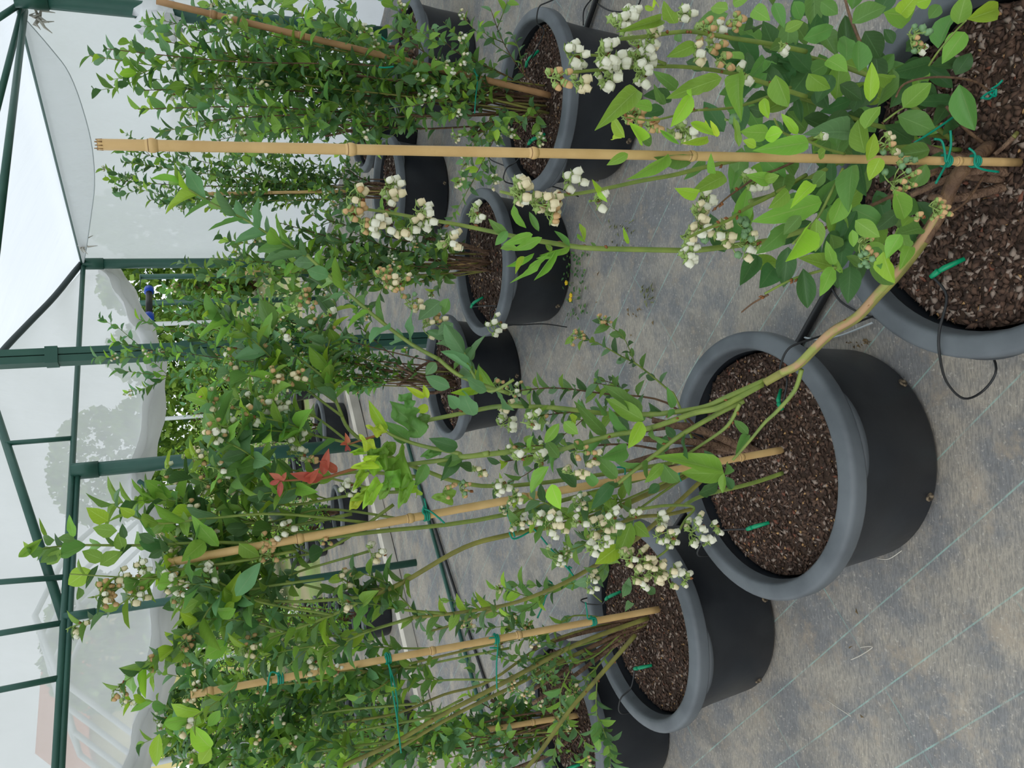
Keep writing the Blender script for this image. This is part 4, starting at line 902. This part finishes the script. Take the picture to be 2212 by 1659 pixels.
BR.finish()
BC = Bush('blueberry_bush', (*PP['C'], SOILZ), 'blueberry bush in the pot with the yellow flowered weed at its foot')
grow(BC, [(500,520),(560,565),(600,480),(640,610),(700,545),(760,500),(820,565),(880,485),(900,610),(950,520),(540,600),(460,560),(660,460),(740,620),(420,600),(580,640)], lambda: U(2.75, 3.1), .056, side=5, bright=.2, fl=(.35, 'wwd'))
BC.finish()
BB = Bush('blueberry_bush', (*PP['B'], SOILZ), 'slender blueberry bush in the pot alone near the white film wall')
grow(BB, [(232,388),(270,350),(275,322),(322,432),(345,442),(380,335),(420,385),(480,405),(560,355),(600,445),(650,385),(700,460),(740,350),(520,330),(450,450),(620,320)], lambda: U(4.0, 4.5), .056, side=6, bright=.2, fl=(.25, 'w'), dens=130)
BB.finish()
BD = Bush('blueberry_bush', (*PP['D'], SOILZ), 'blueberry bush in the dark pot before the double steel post')
grow(BD, [(238,738),(255,800),(300,690),(340,660),(380,760),(420,700),(460,640),(520,740),(560,790),(620,700),(660,830),(700,760),(400,850),(480,800),(360,620),(440,600),(760,690),(560,640)], lambda: U(3.3, 3.8), .056, side=6, bright=.3, fl=(.4, 'wcd'))
BD.finish()
BLL = Bush('blueberry_bush', (*PP['LL'], SOILZ), 'blueberry bush in the pot ending the front row past the stubby stake pot')
grow(BLL, [(380,1640),(460,1580),(520,1650),(620,1600),(700,1650),(760,1560),(820,1630),(900,1570),(960,1640),(1040,1590),(1120,1640),(560,1520),(660,1480),(1010,1500),(1090,1540)], lambda: U(2.3, 2.6), .056, side=5, bright=.3, fl=(.5, 'dcw'))
grow(BLL, [(1180,1500),(1210,1600),(1150,1430),(1230,1650)], lambda: U(2.3, 2.5), .032, side=3, bright=.1, fl=(.7, 'dcb'), r0=.003)
BLL.finish()
BG = Bush('blueberry_bush', (*PP['G'], SOILZ), 'blueberry bush half hidden behind the tallest leafy bush')
grow(BG, [(330,40),(400,60),(460,10),(520,90),(600,60),(680,110),(740,40),(800,120),(560,160),(480,170),(640,200),(720,220),(420,210)], lambda: U(3.6, 3.9), .056, side=5, bright=.2, fl=(.25, 'w'), dens=120)
BG.finish(200)
BH = Bush('blueberry_bush', (*PP['H'], SOILZ), 'blueberry bush farthest back by the white film wall')
grow(BH, [(380,230),(430,280),(480,250),(540,290),(600,260),(660,300),(720,250),(500,330),(580,340),(410,320)], lambda: U(4.6, 4.9), .056, side=5, bright=.2, fl=(.2, 'w'), dens=110)
BH.finish(150)

# ------------------------------------------------------------------ bamboo stakes
def bamboo(a, b_, r, label, nodes, split=False, bm='bamboo'):
    ro = empty('bamboo_stake', a); tag(ro, label, 'bamboo stake')
    n = 28; P = [Vector(a).lerp(Vector(b_), i / n) for i in range(n + 1)]; m = MB()
    m.tube(P, [r * (1 + .03 * math.sin(i * 1.7)) * (1.04 - .10 * i / n) for i in range(n + 1)], 12); m.build('culm', bm, ro)
    d = (Vector(b_) - Vector(a)).normalized()
    for f in nodes:
        c = Vector(a).lerp(Vector(b_), f); m = MB()
        m.tube([c - d * r * 1.2, c - d * r * .5, c, c + d * r * .35, c + d * r * .9], [r * .98, r * 1.22, r * 1.24, r * 1.08, r * .96], 12); m.build('node', bm, ro)
        m = MB(); m.tube([c + d * r * .30, c + d * r * .45], [r * 1.13, r * 1.10], 12); m.build('node_ring', 'bamboo_node', ro)
    m = MB(); m.tube([Vector(b_) - d * .001, Vector(b_) + d * .0006], [r * .9, r * .88], 12)
    if split:
        for k in range(9):
            a_ = k * .7; o_ = d.orthogonal().normalized(); o_.rotate(Matrix.Rotation(a_, 3, d)); m.tube([Vector(b_) + o_ * r * .8 - d * .004, Vector(b_) + o_ * r * .85 + d * U(.001, .004)], [.0012, .0005], 4)
    m.build('cut_end', 'bamboo_node', ro)
    return ro
def stake_f(a, b_, x):
    return min((abs(proj(Vector(a).lerp(Vector(b_), i / 400))[0] - x), i / 400) for i in range(401))[1]
fb0 = atz(2205, 351, SOILZ - .0); ftip = atY(212, 312, .86); bamboo(fb0, ftip, .0058, 'tallest foreground bamboo stake tied in the big leaved bush', [stake_f(fb0, ftip, x) for x in (2068, 1492, 1150, 757, 328)], True)
mb0 = atz(1700, 970, SOILZ); bamboo(mb0, atY(360, 1216, 1.36), .0072, 'bamboo stake leaning out of the pot under the arching cane', [stake_f(mb0, atY(360, 1216, 1.36), x) for x in (1600, 1330, 1130, 885, 645)])
lb0 = atz(1430, 1315, SOILZ); bamboo(lb0, atY(412, 1501, 1.86), .0085, 'bamboo stake standing in the stubby stake pot with brown stems', [.18, .36, .55, .75, .97])
rb0 = atz(1192, 207, SOILZ); bamboo(rb0, atY(338, 2, 2.3), .0095, 'brownish bamboo stake slanting through the tallest leafy bush', [.2, .45, .68, .88], bm='bamboo_old')
cb0 = Vector((.49, 2.98, SOILZ)); bamboo(cb0, atY(530, 590, 2.95), .008, 'slim bamboo stake in the weed pot bush', [.3, .6, .85])
bb0 = Vector((1.10, 4.27, SOILZ)); bamboo(bb0, atY(380, 420, 4.2), .008, 'slim bamboo stake in the bush alone near the film wall', [.3, .6, .85])
l2 = Vector((-1.13, 2.45, SOILZ)); bamboo(l2, atY(900, 1600, 2.45), .009, 'bamboo stake in the pot ending the front row', [.3, .7])
# ------------------------------------------------------------------ twine ties
def twine(label, paths, loops=(), r=.0017):
    b = MB()
    for P in paths: b.tube(smooth_path(P, 4), r, 6)
    for (c, ax, rad) in loops:
        ax = Vector(ax).normalized(); o_ = ax.orthogonal().normalized(); q = ax.cross(o_)
        for k in range(3):
            b.tube([c + ax * (k - 1) * r * 2.2 + (o_ * math.cos(t) + q * math.sin(t)) * rad for t in [2 * math.pi * i / 14 for i in range(15)]], r, 6)
        b.tube([c + o_ * rad + Vector((0, -.002, 0)), c + o_ * rad + Vector((.004, -.004, .003))], r * 2.2, 6)
    return tag(b.build('twine_tie', 'twine'), label, 'twine')
def stake_at(a, b_, x, y):
    best = min((( (proj(Vector(a).lerp(Vector(b_), i / 200))[0] - x) ** 2 + (proj(Vector(a).lerp(Vector(b_), i / 200))[1] - y) ** 2), i) for i in range(201)); return Vector(a).lerp(Vector(b_), best[1] / 200)
ft, mt, lt, rt = atY(212, 312, .86), atY(360, 1216, 1.36), atY(412, 1501, 1.86), atY(338, 2, 2.3)
c = stake_at(fb0, ft, 2043, 351); Yc = c.y - .006
twine('green twine knotted on the foot of the tallest foreground stake', [pxpath(cD, [(1085,890),(1130,900),(1150,960),(1160,1040),(1190,940),(1188,835)], Yc, Yc - .01), pxpath(cD, [(1165,1040),(1140,1090),(1095,1172)], Yc - .004, Yc - .015)], [(c, ft - fb0, .0075)])
c = stake_at(fb0, ft, 2104, 355); Yc = c.y - .006
twine('green twine loop lowest on the tallest foreground stake near the mulch', [pxpath(cD, [(1305,948),(1345,985),(1345,1055),(1400,1085),(1497,1100)], Yc, Yc - .01)], [(c, ft - fb0, .0075)])
twine('green twine knotted round the olive stem over the mulch', [pxpath(cD, [(1385,630),(1420,600),(1470,580),(1440,630),(1390,625)], .785, .78), pxpath(cD, [(1450,570),(1490,545),(1520,515)], .785, .78), pxpath(cD, [(1440,600),(1475,615),(1480,570)], .78, .78)])
twine('green twine strand stretched slanting behind the big leaves', [pxpath(cD, [(955,915),(1090,830),(1235,730)], .81, .81)])
c = stake_at(mb0, mt, 917, 1098); Yc = c.y - .008
twine('green twine knotted high on the stake of the arching cane pot', [pxpath(cU, [(1085,1590),(1100,1659)], Yc, Yc), pxpath(cW, [(1085,0),(1130,20),(1180,60),(1215,92)], Yc, Yc - .02), pxpath(cW, [(1085,-20),(1075,20),(1100,45)], Yc, Yc)], [(c, mt - mb0, .009)])
twine('long green twine pulling a cane to the arching cane pot stake', [pxpath(ID, [(1085,1092),(1100,1120),(1112,1160)], 1.37, 1.37), pxpath(ID, [(1095,1105),(1150,1140),(1185,1180),(1228,1230),(1243,1250)], 1.37, 1.42), pxpath(cX, [(0,150),(20,190),(60,185),(125,150)], 1.37, 1.37), pxpath(cX, [(370,380),(390,400),(380,370),(400,380)], 1.41, 1.41)])
twine('short green twine ring around stems low over the arching cane rim', [pxpath(cB_, [(1075,1380),(1100,1390),(1085,1440),(1100,1480)], 1.36, 1.36), pxpath(cB_, [(690,1390),(740,1400),(735,1470)], 1.36, 1.36)])
c = stake_at(lb0, lt, 836, 1423); Yc = c.y - .008
twine('green twine chain hanging between stubby pot stake and olive canes', [pxpath(cW, [(835,945),(858,1000),(870,1060),(880,1150),(905,1300),(912,1345)], Yc, Yc), pxpath(cW, [(855,990),(885,1080),(905,1180),(915,1260),(912,1340),(925,1460),(938,1562)], Yc - .004, Yc + .01)], [(c, lt - lb0, .0105)], .0022)
c = stake_at(lb0, lt, 606, 1464)
twine('green twine knot near the top of the stubby pot stake', [[c + Vector((.01, -.008, 0)), c + Vector((.02, -.01, .02)), c + Vector((-.02, -.01, .03))]], [(c, lt - lb0, .0105)], .0022)
c = stake_at(lb0, lt, 1073, 1383); Yc = c.y - .008
twine('green twine strand dropping from the stubby pot stake halfway down', [pxpath(cW, [(1500,828),(1550,830),(1555,900),(1548,1000),(1550,1150)], Yc, Yc), pxpath(cW, [(1505,890),(1560,890)], Yc, Yc)], [(c, lt - lb0, .0105)], .002)
c = stake_at(lb0, lt, 1280, 1340); Yc = c.y - .008
twine('green twine loop round the stubby pot stake at rim height', [pxpath(cX, [(488,598),(498,660),(505,705),(550,700),(562,735)], Yc, Yc)], [(c, lt - lb0, .0105)], .002)
twine('green twine tied on the pale shoot above the stubby stake pot', [pxpath(cX, [(250,460),(275,480),(245,500),(270,505),(235,560),(215,620),(180,700)], 1.88, 1.9)], r=.0022)
twine('green twine across the brown stems of the tallest leafy bush', [pxpath(cV, [(1405,440),(1425,520),(1415,620),(1408,725)], 2.25, 2.25), pxpath(cV, [(1430,490),(1400,450)], 2.25, 2.25)], r=.0022)
twine('short green twine high in the tallest leafy bush', [pxpath(cV, [(795,430),(840,432),(890,426)], 2.25, 2.25), pxpath(cV, [(800,225),(850,265),(880,260)], 2.25, 2.25)], r=.0025)

# ------------------------------------------------------------------ drip irrigation
def dripper(label, p, ang, tube, s=1.0):
    p = Vector(p); r = empty('drip_stake', p); tag(r, label, 'dripper'); d = Vector((math.cos(ang), math.sin(ang), 0))
    b = MB(); b.tube([p + Vector((0, 0, .034)) * s - d * .0, p + Vector((0, 0, .030)) * s + d * .012 * s, p + Vector((0, 0, .010)) + d * .036 * s], [.0035 * s, .0048 * s, .0036 * s], 8); b.build('stake', 'dripper', r)
    b = MB(); b.tube([p + Vector((0, 0, .034)) * s - d * .012 * s, p + Vector((0, 0, .034)) * s + d * .004 * s], [.0042 * s, .0052 * s], 8); b.build('nozzle', 'dripper', r)
    b = MB(); b.tube(smooth_path([p + Vector((0, 0, .034)) * s - d * .010 * s] + [Vector(q) for q in tube]), .0022, 6); b.build('tube', 'rubber', r)
SZ = SOILZ + .012
def G0(x, y, z=.004): return atz(x, y, z)
RZ = HT + .012
def over(k, x, y, tail):
    """tube points up the inside, over the rim at pixel (x, y) and down the outside; tail = (radius, height, turn in degrees)"""
    X, Y = PP[k]; q = atz(x, y, HT + .02); a = math.atan2(q.y - Y, q.x - X)
    P = lambda r, z, da=0.: Vector((X + r * math.cos(a + R(da)), Y + r * math.sin(a + R(da)), z))
    return [P(.215, .272), P(.240, .300), P(.266, .306), P(.290, .302), P(.303, .280)] + [P(*t) for t in tail]
dripper('green drip elbow on the coarse mulch with black tube looping outside the pot', atz(2056, 588, SZ), -1.1, [atz(2045, 640, .275), atz(2029, 715, RZ - .003), atz(2030, 768, RZ - .01), atz(2045, 825, .20), atz(2082, 861, .14), atz(2125, 843, .10), atz(2152, 797, .10), atz(2130, 740, .06)])
dripper('green drip elbow half under the arching cane with tube to the ground line', atz(1712, 872, SZ), .6, over('M', 1696, 768, [(.325, .20), (.36, .10), (.335, .012, 6)]))
dripper('green drip elbow lying flat on mulch before the white flowers', atz(1648, 1136, SZ), -1.2, over('M', 1530, 1150, [(.308, .20), (.312, .08), (.33, .008, 8)]))
dripper('green drip elbow in the stubby stake pot beside bare mulch', atz(1400, 1438, SZ), -1.2, over('L', 1340, 1515, [(.305, .20), (.305, .10), (.32, .008)]), 1.1)
dripper('green drip elbow in the stubby stake pot behind the stake', atz(1336, 1287, SZ), -1.0, over('L', 1268, 1304, [(.305, .20), (.305, .10), (.32, .008)]), 1.1)
dripper('green drip elbow under the tallest leafy bush with tube over the rim', atz(1163, 138, SZ), -.8, over('R', 1160, 44, [(.34, .20), (.37, .08), (.36, .012, -8)]), 1.2)
dripper('green drip elbow beside the bamboo crossing the tallest bush pot', atz(1172, 307, SZ), -1.3, over('R', 1097, 352, [(.31, .22), (.312, .10), (.33, .008, 6)]), 1.3)
dripper('green drip elbow in the pot with the yellow flowered weed', atz(1042, 658, SZ), -1.0, over('C', 1066, 698, [(.31, .20), (.31, .10), (.33, .008)]), 1.3)
dripper('green drip elbow in the pot ending the front row', atz(1252, 1654, SZ), -1.0, over('LL', 1228, 1690, [(.31, .20), (.31, .10), (.33, .008)]), 1.3)
def ground_tube(name, pts, r, label, m='rubber', cat='pipe'):
    b = MB(); b.tube([Vector((p.x, p.y, r + .001)) for p in pts], r, 8); return tag(b.build(name, m), label, cat)
a, b_ = G0(1810, 597), G0(1722, 752); d = (b_ - a).normalized(); ground_tube('irrigation_pipe', [a - d * 3.0, a, b_] + [Vector((PP[k][0] + .755 * .275, PP[k][1] + .656 * .275, 0)) for k in ('M', 'L', 'LL')] + [Vector((PP['LL'][0] + .755 * .275 - 1.0, PP['LL'][1] + .656 * .275 + 1.15, 0))], .009, 'black irrigation line on the floor along the front row of pots')
a, b_ = G0(1289, 7), G0(1259, 84); d = Vector((-.61, .79, 0)); ground_tube('irrigation_pipe', [a - d * 1.0, a, a + d * 2.4], .010, 'black irrigation line on the floor along the second row of pots')
a, b_ = G0(925, 1109), G0(1019, 1450); d = (b_ - a).normalized(); ground_tube('floor_pipe', [a - d * .6, a, b_, b_ + d * 1.2], .012, 'green steel tube lying on the floor before the pale sill', 'steel_green', 'steel pipe')
a, b_ = G0(920, 1060), G0(975, 1200); ground_tube('irrigation_pipe', [G0(905, 1050), G0(940, 1135), G0(990, 1290), G0(1060, 1500)], .009, 'black irrigation line beside the green tube lying on the floor')
for pts, lb in (([(1260, 55), (1262, 20), (1285, -10)], 'thin black drip tube curling beside the second row line'), ([(1290, 8), (1315, 22), (1345, 25), (1375, 15), (1385, -5)], 'thin black drip tube looping past the second row line'),
                ([(1795, 620), (1815, 650), (1850, 672), (1900, 690)], 'thin black drip tube reaching under the coarse mulch pot'), ([(1735, 728), (1765, 733), (1815, 725), (1885, 697)], 'thin pale grey drip tube wired to the front row line'),
                ([(1095, 360), (1060, 345), (1058, 330), (1080, 322)], 'thin black drip tube ring beside the tallest bush pot')):
    b = MB(); b.tube(smooth_path([atz(x, y, .01) for x, y in pts]), .0025, 6); tag(b.build('drip_tube', 'rubber' if 'grey' not in lb else 'grey_pipe'), lb, 'tube')

# ------------------------------------------------------------------ weeds and litter on the floor
wc = atz(1228, 620, 0); W1 = Bush('weed', wc, 'low weed with small yellow flowers growing at a pot foot', 'weed'); W1.lift = True
for k in range(70):
    p = atz(U(1222, 1268), U(545, 690), .004); a = U(0, 6.28); W1.leaf(p, (math.cos(a), math.sin(a), U(.1, .8)), (0, 0, 1), U(.012, .02), U(.008, .013), random.choice((3, 3, 2)))
for (x, y) in ((1224, 611), (1234, 638), (1233, 647)):
    p = atz(x, y, .03); b = MB(); b.tube([p - Vector((0, 0, .03)), p], .0008, 4)
    for k in range(5):
        a = k * 1.257; d = Vector((math.cos(a), math.sin(a), .3)); b.tube([p, p + d * .006, p + d * .010], [.001, .005, .001], 6, 1)
    b.build('yellow_flower', ['calyx', 'yellow'], W1.root)
W1.finish()
def litter(name, label, cat, px, n, size, m, spread):
    b = MB()
    for k in range(n):
        p = atz(px[0] + U(-1, 1) * spread[0], px[1] + U(-1, 1) * spread[1], .003); a = U(0, 6.28); d = Vector((math.cos(a), math.sin(a), 0)); s_ = Vector((-d.y, d.x, 0)); l = size * U(.6, 1.3)
        z = Vector((0, 0, 1)); pts = [p - d * l, p - s_ * l * .35 + z * .006, p + d * l + z * .004, p + s_ * l * .35 + z * .008, p + z * .002]
        b.add(pts, [(0, 1, 4), (1, 2, 4), (2, 3, 4), (3, 0, 4)])
    return tag(b.build(name, m), label, cat, kind='stuff' if n > 3 else None)
litter('dead_weed', 'withered weed tuft lying on fabric beside the tall flowering shoot', 'dead weed', (1345, 505), 26, .008, 'dead_green', (28, 30))
litter('dead_weed', 'wilted pale green weed lying on open fabric', 'dead weed', (1400, 635), 22, .010, 'dead_green', (14, 24))
litter('dead_weed', 'brown dried stalk crumbs next to the wilted pale weed', 'dead weed', (1370, 675), 8, .008, 'dead', (16, 14))
litter('mulch_crumbs', 'spilled mulch crumbs between the two nearest pots', 'crumbs', (1856, 742), 16, .005, 'dead', (26, 8))
for i, (x, y, lb) in enumerate([(1367, 727, 'curled brown leaf on fabric beside the small dark twig'), (1292, 652, 'small brown leaf by the weed pot on the fabric'), (1293, 592, 'red brown crumb on fabric before the weed pot'), (1855, 1320, 'orange brown crumb on the bare fabric between thread lines'), (1838, 1395, 'dark crumb lying beside a thread line'), (1866, 1546, 'black seed speck on the bare fabric corner'), (1410, 700, 'brown twig scrap near the wilted weed')]):
    litter('leaf_scrap', lb, 'leaf scrap', (x, y), 1, .008, 'dead', (3, 3))
b = MB(); b.tube(smooth_path([atz(1786, 1512, .003), atz(1812, 1530, .004), atz(1838, 1547, .003)]), .0012, 5); tag(b.build('straw', 'curb_white'), 'single pale straw lying on the bare fabric', 'straw')
b = MB(); b.tube(smooth_path([atz(1858, 1398, .003), atz(1885, 1397, .005), atz(1860, 1415, .004), atz(1838, 1425, .003)]), .0013, 5); tag(b.build('straw', 'curb_white'), 'bent pale straw with split end on the bare fabric', 'straw')
b = MB(); b.tube(smooth_path([atz(1895, 1206, .004), atz(1920, 1207, .006), atz(1948, 1189, .004)]), .0013, 5); tag(b.build('straw', 'curb_white'), 'pale straw touching the foot of the arching cane pot', 'straw')

# ------------------------------------------------------------------ white film scraps, blue fitting
def crumple(name, c, s, label):
    b = MB(); rows = []
    for j in range(9):
        th = math.pi * (j + .3) / 9; rows.append([Vector(c) + Vector((math.cos(2 * math.pi * k / 12) * math.sin(th), math.sin(2 * math.pi * k / 12) * math.sin(th), math.cos(th))) * s * U(.55, 1.2) for k in range(12)])
        rows[-1].append(rows[-1][0])
    b.grid(rows); tag(b.build(name, 'white_plastic'), label, 'plastic sheet')
crumple('film_bundle', onplane(345, 45, ER - wn * .12, wn), .13, 'crumpled white film bundle tied to the side post behind the tallest bush')
crumple('film_bundle', onplane(545, 165, ER - wn * .045, wn), .12, 'crumpled white film bundle low on the film wall behind the tallest bush')
for (x, y, lb) in ((640, 1330, 'white film scrap outside glinting through the leaves'), (680, 1520, 'white film scrap outside behind the stubby pot stake top'), (640, 1545, 'white film scrap outside nearest the far row end')):
    crumple('film_scrap', atz(x, y, .09), .11, lb)
v0, v1 = onplane(322, 628, Cn + gn * .3, gn), onplane(322, 685, Cn + gn * .3, gn)
rt_ = empty('pipe_coupling', v0); tag(rt_, 'black pipe with two bright blue couplings beyond the corner post', 'pipe fitting')
b = MB(); b.tube([v0, v1], .03, 10); b.build('pipe', 'rubber', rt_)
for c in (v0, v1):
    b = MB(); d = (v1 - v0).normalized(); b.tube([c - d * .04, c - d * .03, c + d * .03, c + d * .04], [.03, .043, .043, .03], 10); b.build('coupling', 'blue_plastic', rt_)
b = MB(); ax = onplane(303, 598, Cn + gn * .6, gn); ay = onplane(303, 655, Cn + gn * .6, gn)
b.tube([Vector((ax.x, ax.y, 0)), ax, ay, Vector((ay.x, ay.y, 0))], .028, 8); tag(b.build('gate_frame', 'steel_green'), 'green tube frame just outside the corner post', 'frame')

# ------------------------------------------------------------------ outside: rows of potted bushes, hedge, trees, house
def far_bush_proto(seed, h):
    rnd = random.Random(seed); Ms = []; mi = []; cb = MB(); fb_ = MB()
    for k in range(9):
        a = rnd.uniform(0, 6.28); sp = rnd.uniform(.12, .42); tip = Vector((math.cos(a) * sp, math.sin(a) * sp, h * rnd.uniform(.7, 1.0))); P = smooth_path([Vector((0, 0, .2)), Vector((tip.x * .3, tip.y * .3, h * .4)), tip], 5)
        cb.tube(P, [.007 - .006 * i / (len(P) - 1) for i in range(len(P))], 5)
        for j in range(95):
            f = rnd.uniform(.22, 1); x = f * (len(P) - 1); i = min(int(x), len(P) - 2); p = P[i].lerp(P[i + 1], x - i) + Vector((rnd.gauss(0, .05), rnd.gauss(0, .05), rnd.gauss(0, .03)))
            d = Vector((rnd.uniform(-1, 1), rnd.uniform(-1, 1), rnd.uniform(-.3, 1))).normalized(); n = Vector((rnd.uniform(-.6, .6), rnd.uniform(-.6, .6), 1)); n = (n - d * n.dot(d)).normalized(); xx = d.cross(n); L = rnd.uniform(.035, .055); w = L * .5
            Ms.append(np.array(((xx.x * w, d.x * L, n.x * L, p.x), (xx.y * w, d.y * L, n.y * L, p.y), (xx.z * w, d.z * L, n.z * L, p.z), (0, 0, 0, 1)))); mi.append(rnd.choices((0, 1, 2, 3, 4), (.25, .35, .3, .1, .1))[0])
    for k in range(22):
        a = rnd.uniform(0, 6.28); c = Vector((math.cos(a) * rnd.uniform(.05, .4), math.sin(a) * rnd.uniform(.05, .4), h * rnd.uniform(.4, .95)))
        for j in range(5):
            e = c + Vector((rnd.gauss(0, .013), rnd.gauss(0, .013), rnd.gauss(0, .013))); fb_.lathe([(.001, .006), (.0045, .003), (.005, -.002), (.003, -.006)], 5, 0, e)
    return Ms, mi, cb, fb_
PRO = []
for s_ in range(3):
    Ms, mi, cb, fb_ = far_bush_proto(s_ + 20, 1.45)
    fo = scatter('foliage', LOWV, LOWF, Ms, mi, LEAFM, None, LOWUV); me = fo.data; bpy.data.objects.remove(fo)
    PRO.append((me, cb.mesh('cane', ['stem_brown']), fb_.mesh('flower_cluster', ['petal_cream'])))
k = 0; ORD = ('first', 'second', 'third', 'fourth', 'fifth')
for j in range(4):
    for i in range(9):
        t = -2.2 + i * .92 + (j % 2) * .45
        q = atz(783, 864) + cd * t + cnrm * (.8 + 1.05 * j); q.z = 0
        if j == 0 and i in (): continue
        x_, y_ = proj(q + Vector((0, 0, 1)))
        if not -250 < y_ < 1950: continue
        if (q - Cn).dot(wn) > -.35: continue
        r = empty('blueberry_bush', q); me, cme, fme = PRO[k % 3]; k += 1
        tag(r, 'leafy blueberry bush in the %s outside row beyond the pale sill' % ORD[j], 'shrub', 'bushes of the %s outside row' % ORD[j])
        r.rotation_euler = (0, 0, U(0, 6.28)); s = U(.85, 1.02); r.scale = (s, s, s)
        f = link('foliage', me, r); f['kind'] = 'stuff'; link('cane', cme, r); f2 = link('blossom', fme, r); f2['kind'] = 'stuff'
        pot(q.x, q.y, 'black pot in the %s outside row beyond the pale sill' % ORD[j], 40, 'pots of the %s outside row' % ORD[j], False, .82)
# pale training poles outside
for i, (x, y, lb) in enumerate([(330, 700, 'pale grey pole outside near the blue couplings'), (350, 905, 'pale grey pole outside between double post and thick post'), (380, 1130, 'pale grey pole outside by the diagonal brace'), (365, 1420, 'pale leaning pole outside before the dark hedge gap'), (372, 1455, 'second pale leaning pole outside before the dark hedge gap')]):
    p = onplane(x, y, Cn + gn * (4.5 if i else 2.7), gn); b = MB(); b.tube([(p.x + (.25 if 'lean' in lb else 0), p.y, -.05), p], .03, 8); tag(b.build('pole', 'grey_pipe'), lb, 'pole')
BLV = [(-.5, 0, 0), (0, -.12, -.5), (.5, 0, 0), (0, .12, .5)]
def blob(name, c, size, n, mi_w, label, cat, leaf=.22, trunk=False, parent=None):
    Ms = []; mi = []
    for k in range(n):
        v = RNG.normal(size=3); v /= np.linalg.norm(v); rr = U(.72, 1.0) ** .7
        p = (c[0] + v[0] * size[0] * rr, c[1] + v[1] * size[1] * rr, max(.02, c[2] + v[2] * size[2] * rr)); s = leaf * U(.5, 1.2)
        Ms.append(rot4(U(0, 6.28), U(0, 6.28), U(0, 6.28), (s, s, s), p)); mi.append(random.choices((0, 1, 2), mi_w)[0])
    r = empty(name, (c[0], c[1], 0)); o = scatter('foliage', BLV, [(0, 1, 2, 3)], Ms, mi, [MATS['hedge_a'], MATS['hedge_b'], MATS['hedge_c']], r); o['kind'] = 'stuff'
    b = MB(); b.tube([(c[0], c[1], -.05), (c[0], c[1], c[2])], .09, 7); b.build('trunk', 'stem_brown', r)
    tag(r, label, cat); return r
oc = Vector(((Cn.x + GV.x) / 2, (Cn.y + GV.y) / 2, 0))
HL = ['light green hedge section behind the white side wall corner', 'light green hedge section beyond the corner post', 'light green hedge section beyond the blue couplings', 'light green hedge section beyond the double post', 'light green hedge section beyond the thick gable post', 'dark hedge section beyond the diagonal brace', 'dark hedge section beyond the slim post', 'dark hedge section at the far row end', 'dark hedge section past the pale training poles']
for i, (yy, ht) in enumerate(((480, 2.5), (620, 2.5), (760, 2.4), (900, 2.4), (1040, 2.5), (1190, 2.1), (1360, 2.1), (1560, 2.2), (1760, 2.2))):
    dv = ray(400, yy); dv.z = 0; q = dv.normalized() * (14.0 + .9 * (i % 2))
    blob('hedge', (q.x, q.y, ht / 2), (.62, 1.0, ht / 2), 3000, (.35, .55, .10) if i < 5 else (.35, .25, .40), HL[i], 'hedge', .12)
for i, (x, y, dd, sz, lb) in enumerate([(225, 1010, 16, 1.6, 'pale tree seen hazily through the film beside the thick gable post'), (225, 1385, 14.5, 1.4, 'pale tree seen hazily through the film near the house')]):
    q = onplane(x, y, Cn + gn * dd, gn); blob('tree', (q.x, q.y, q.z), (sz * 1.2, sz, sz), 2600, (.4, .5, .1), lb, 'tree', .22)
# house far behind the film
hq = onplane(205, 1505, Cn + gn * 24, gn); hr = empty('house', (hq.x, hq.y, 0)); ang = math.atan2(gd.y, gd.x)
def hb(name, off, dim, m):
    c = Vector((hq.x, hq.y, 0)) + gd * off[0] + gn * off[1]; b = MB(); b.box((c.x, c.y, off[2]), dim, 0, ang); return b.build(name, m, hr, False)
zt = hq.z
hb('wall', (0, 0, zt / 2), (4.6, 3.4, zt), 'yellow_plaster')
for ox in (-1.2, 1.0): hb('window', (ox, -1.72, zt - .9), (.8, .06, 1.0), 'glass_dark')
b = MB(); rv = []
for sgn in (-1, 1):
    for e in (-2.9, 2.9):
        c = Vector((hq.x, hq.y, 0)) + gd * e + gn * sgn * 2.1; rv.append((c.x, c.y, zt - .1))
for e in (-1.6, 1.6):
    c = Vector((hq.x, hq.y, 0)) + gd * e; rv.append((c.x, c.y, zt + 1.7))
b.add(rv, [(0, 1, 5, 4), (3, 2, 4, 5), (0, 4, 2), (1, 3, 5), (0, 2, 3, 1)]); b.build('roof', 'roof_tile', hr, False)
tag(hr, 'house with orange roof and cream walls seen hazily through the gable film', 'house')
# neighbouring tunnel frame seen through the film
nq = oc + gn * 4.7 + gd * -1.6; nr = empty('tunnel_frame', nq); 
for i in range(4):
    o_ = nq + gn * (i * .6); b = MB(); P = [o_ + gd * -1.8, o_ + gd * -1.8 + Vector((0, 0, 2.0)), o_ + gd * -.9 + Vector((0, 0, 2.8)), o_ + Vector((0, 0, 3.1)), o_ + gd * .9 + Vector((0, 0, 2.8)), o_ + gd * 1.8 + Vector((0, 0, 2.0)), o_ + gd * 1.8]
    b.tube(P, .035, 8); b.build('arch', 'grey_pipe', nr)
for (e, z) in ((-1.8, 2.0), (-.9, 2.8), (0, 3.1), (.9, 2.8), (1.8, 2.0), (-1.8, 1.2), (1.8, 1.2)):
    b = MB(); b.tube([nq + gd * e + Vector((0, 0, z)), nq + gd * e + gn * 1.8 + Vector((0, 0, z))], .03, 8); b.build('purlin', 'grey_pipe', nr)
tag(nr, 'pale arched frame of the neighbouring tunnel seen hazily through film', 'tunnel frame')
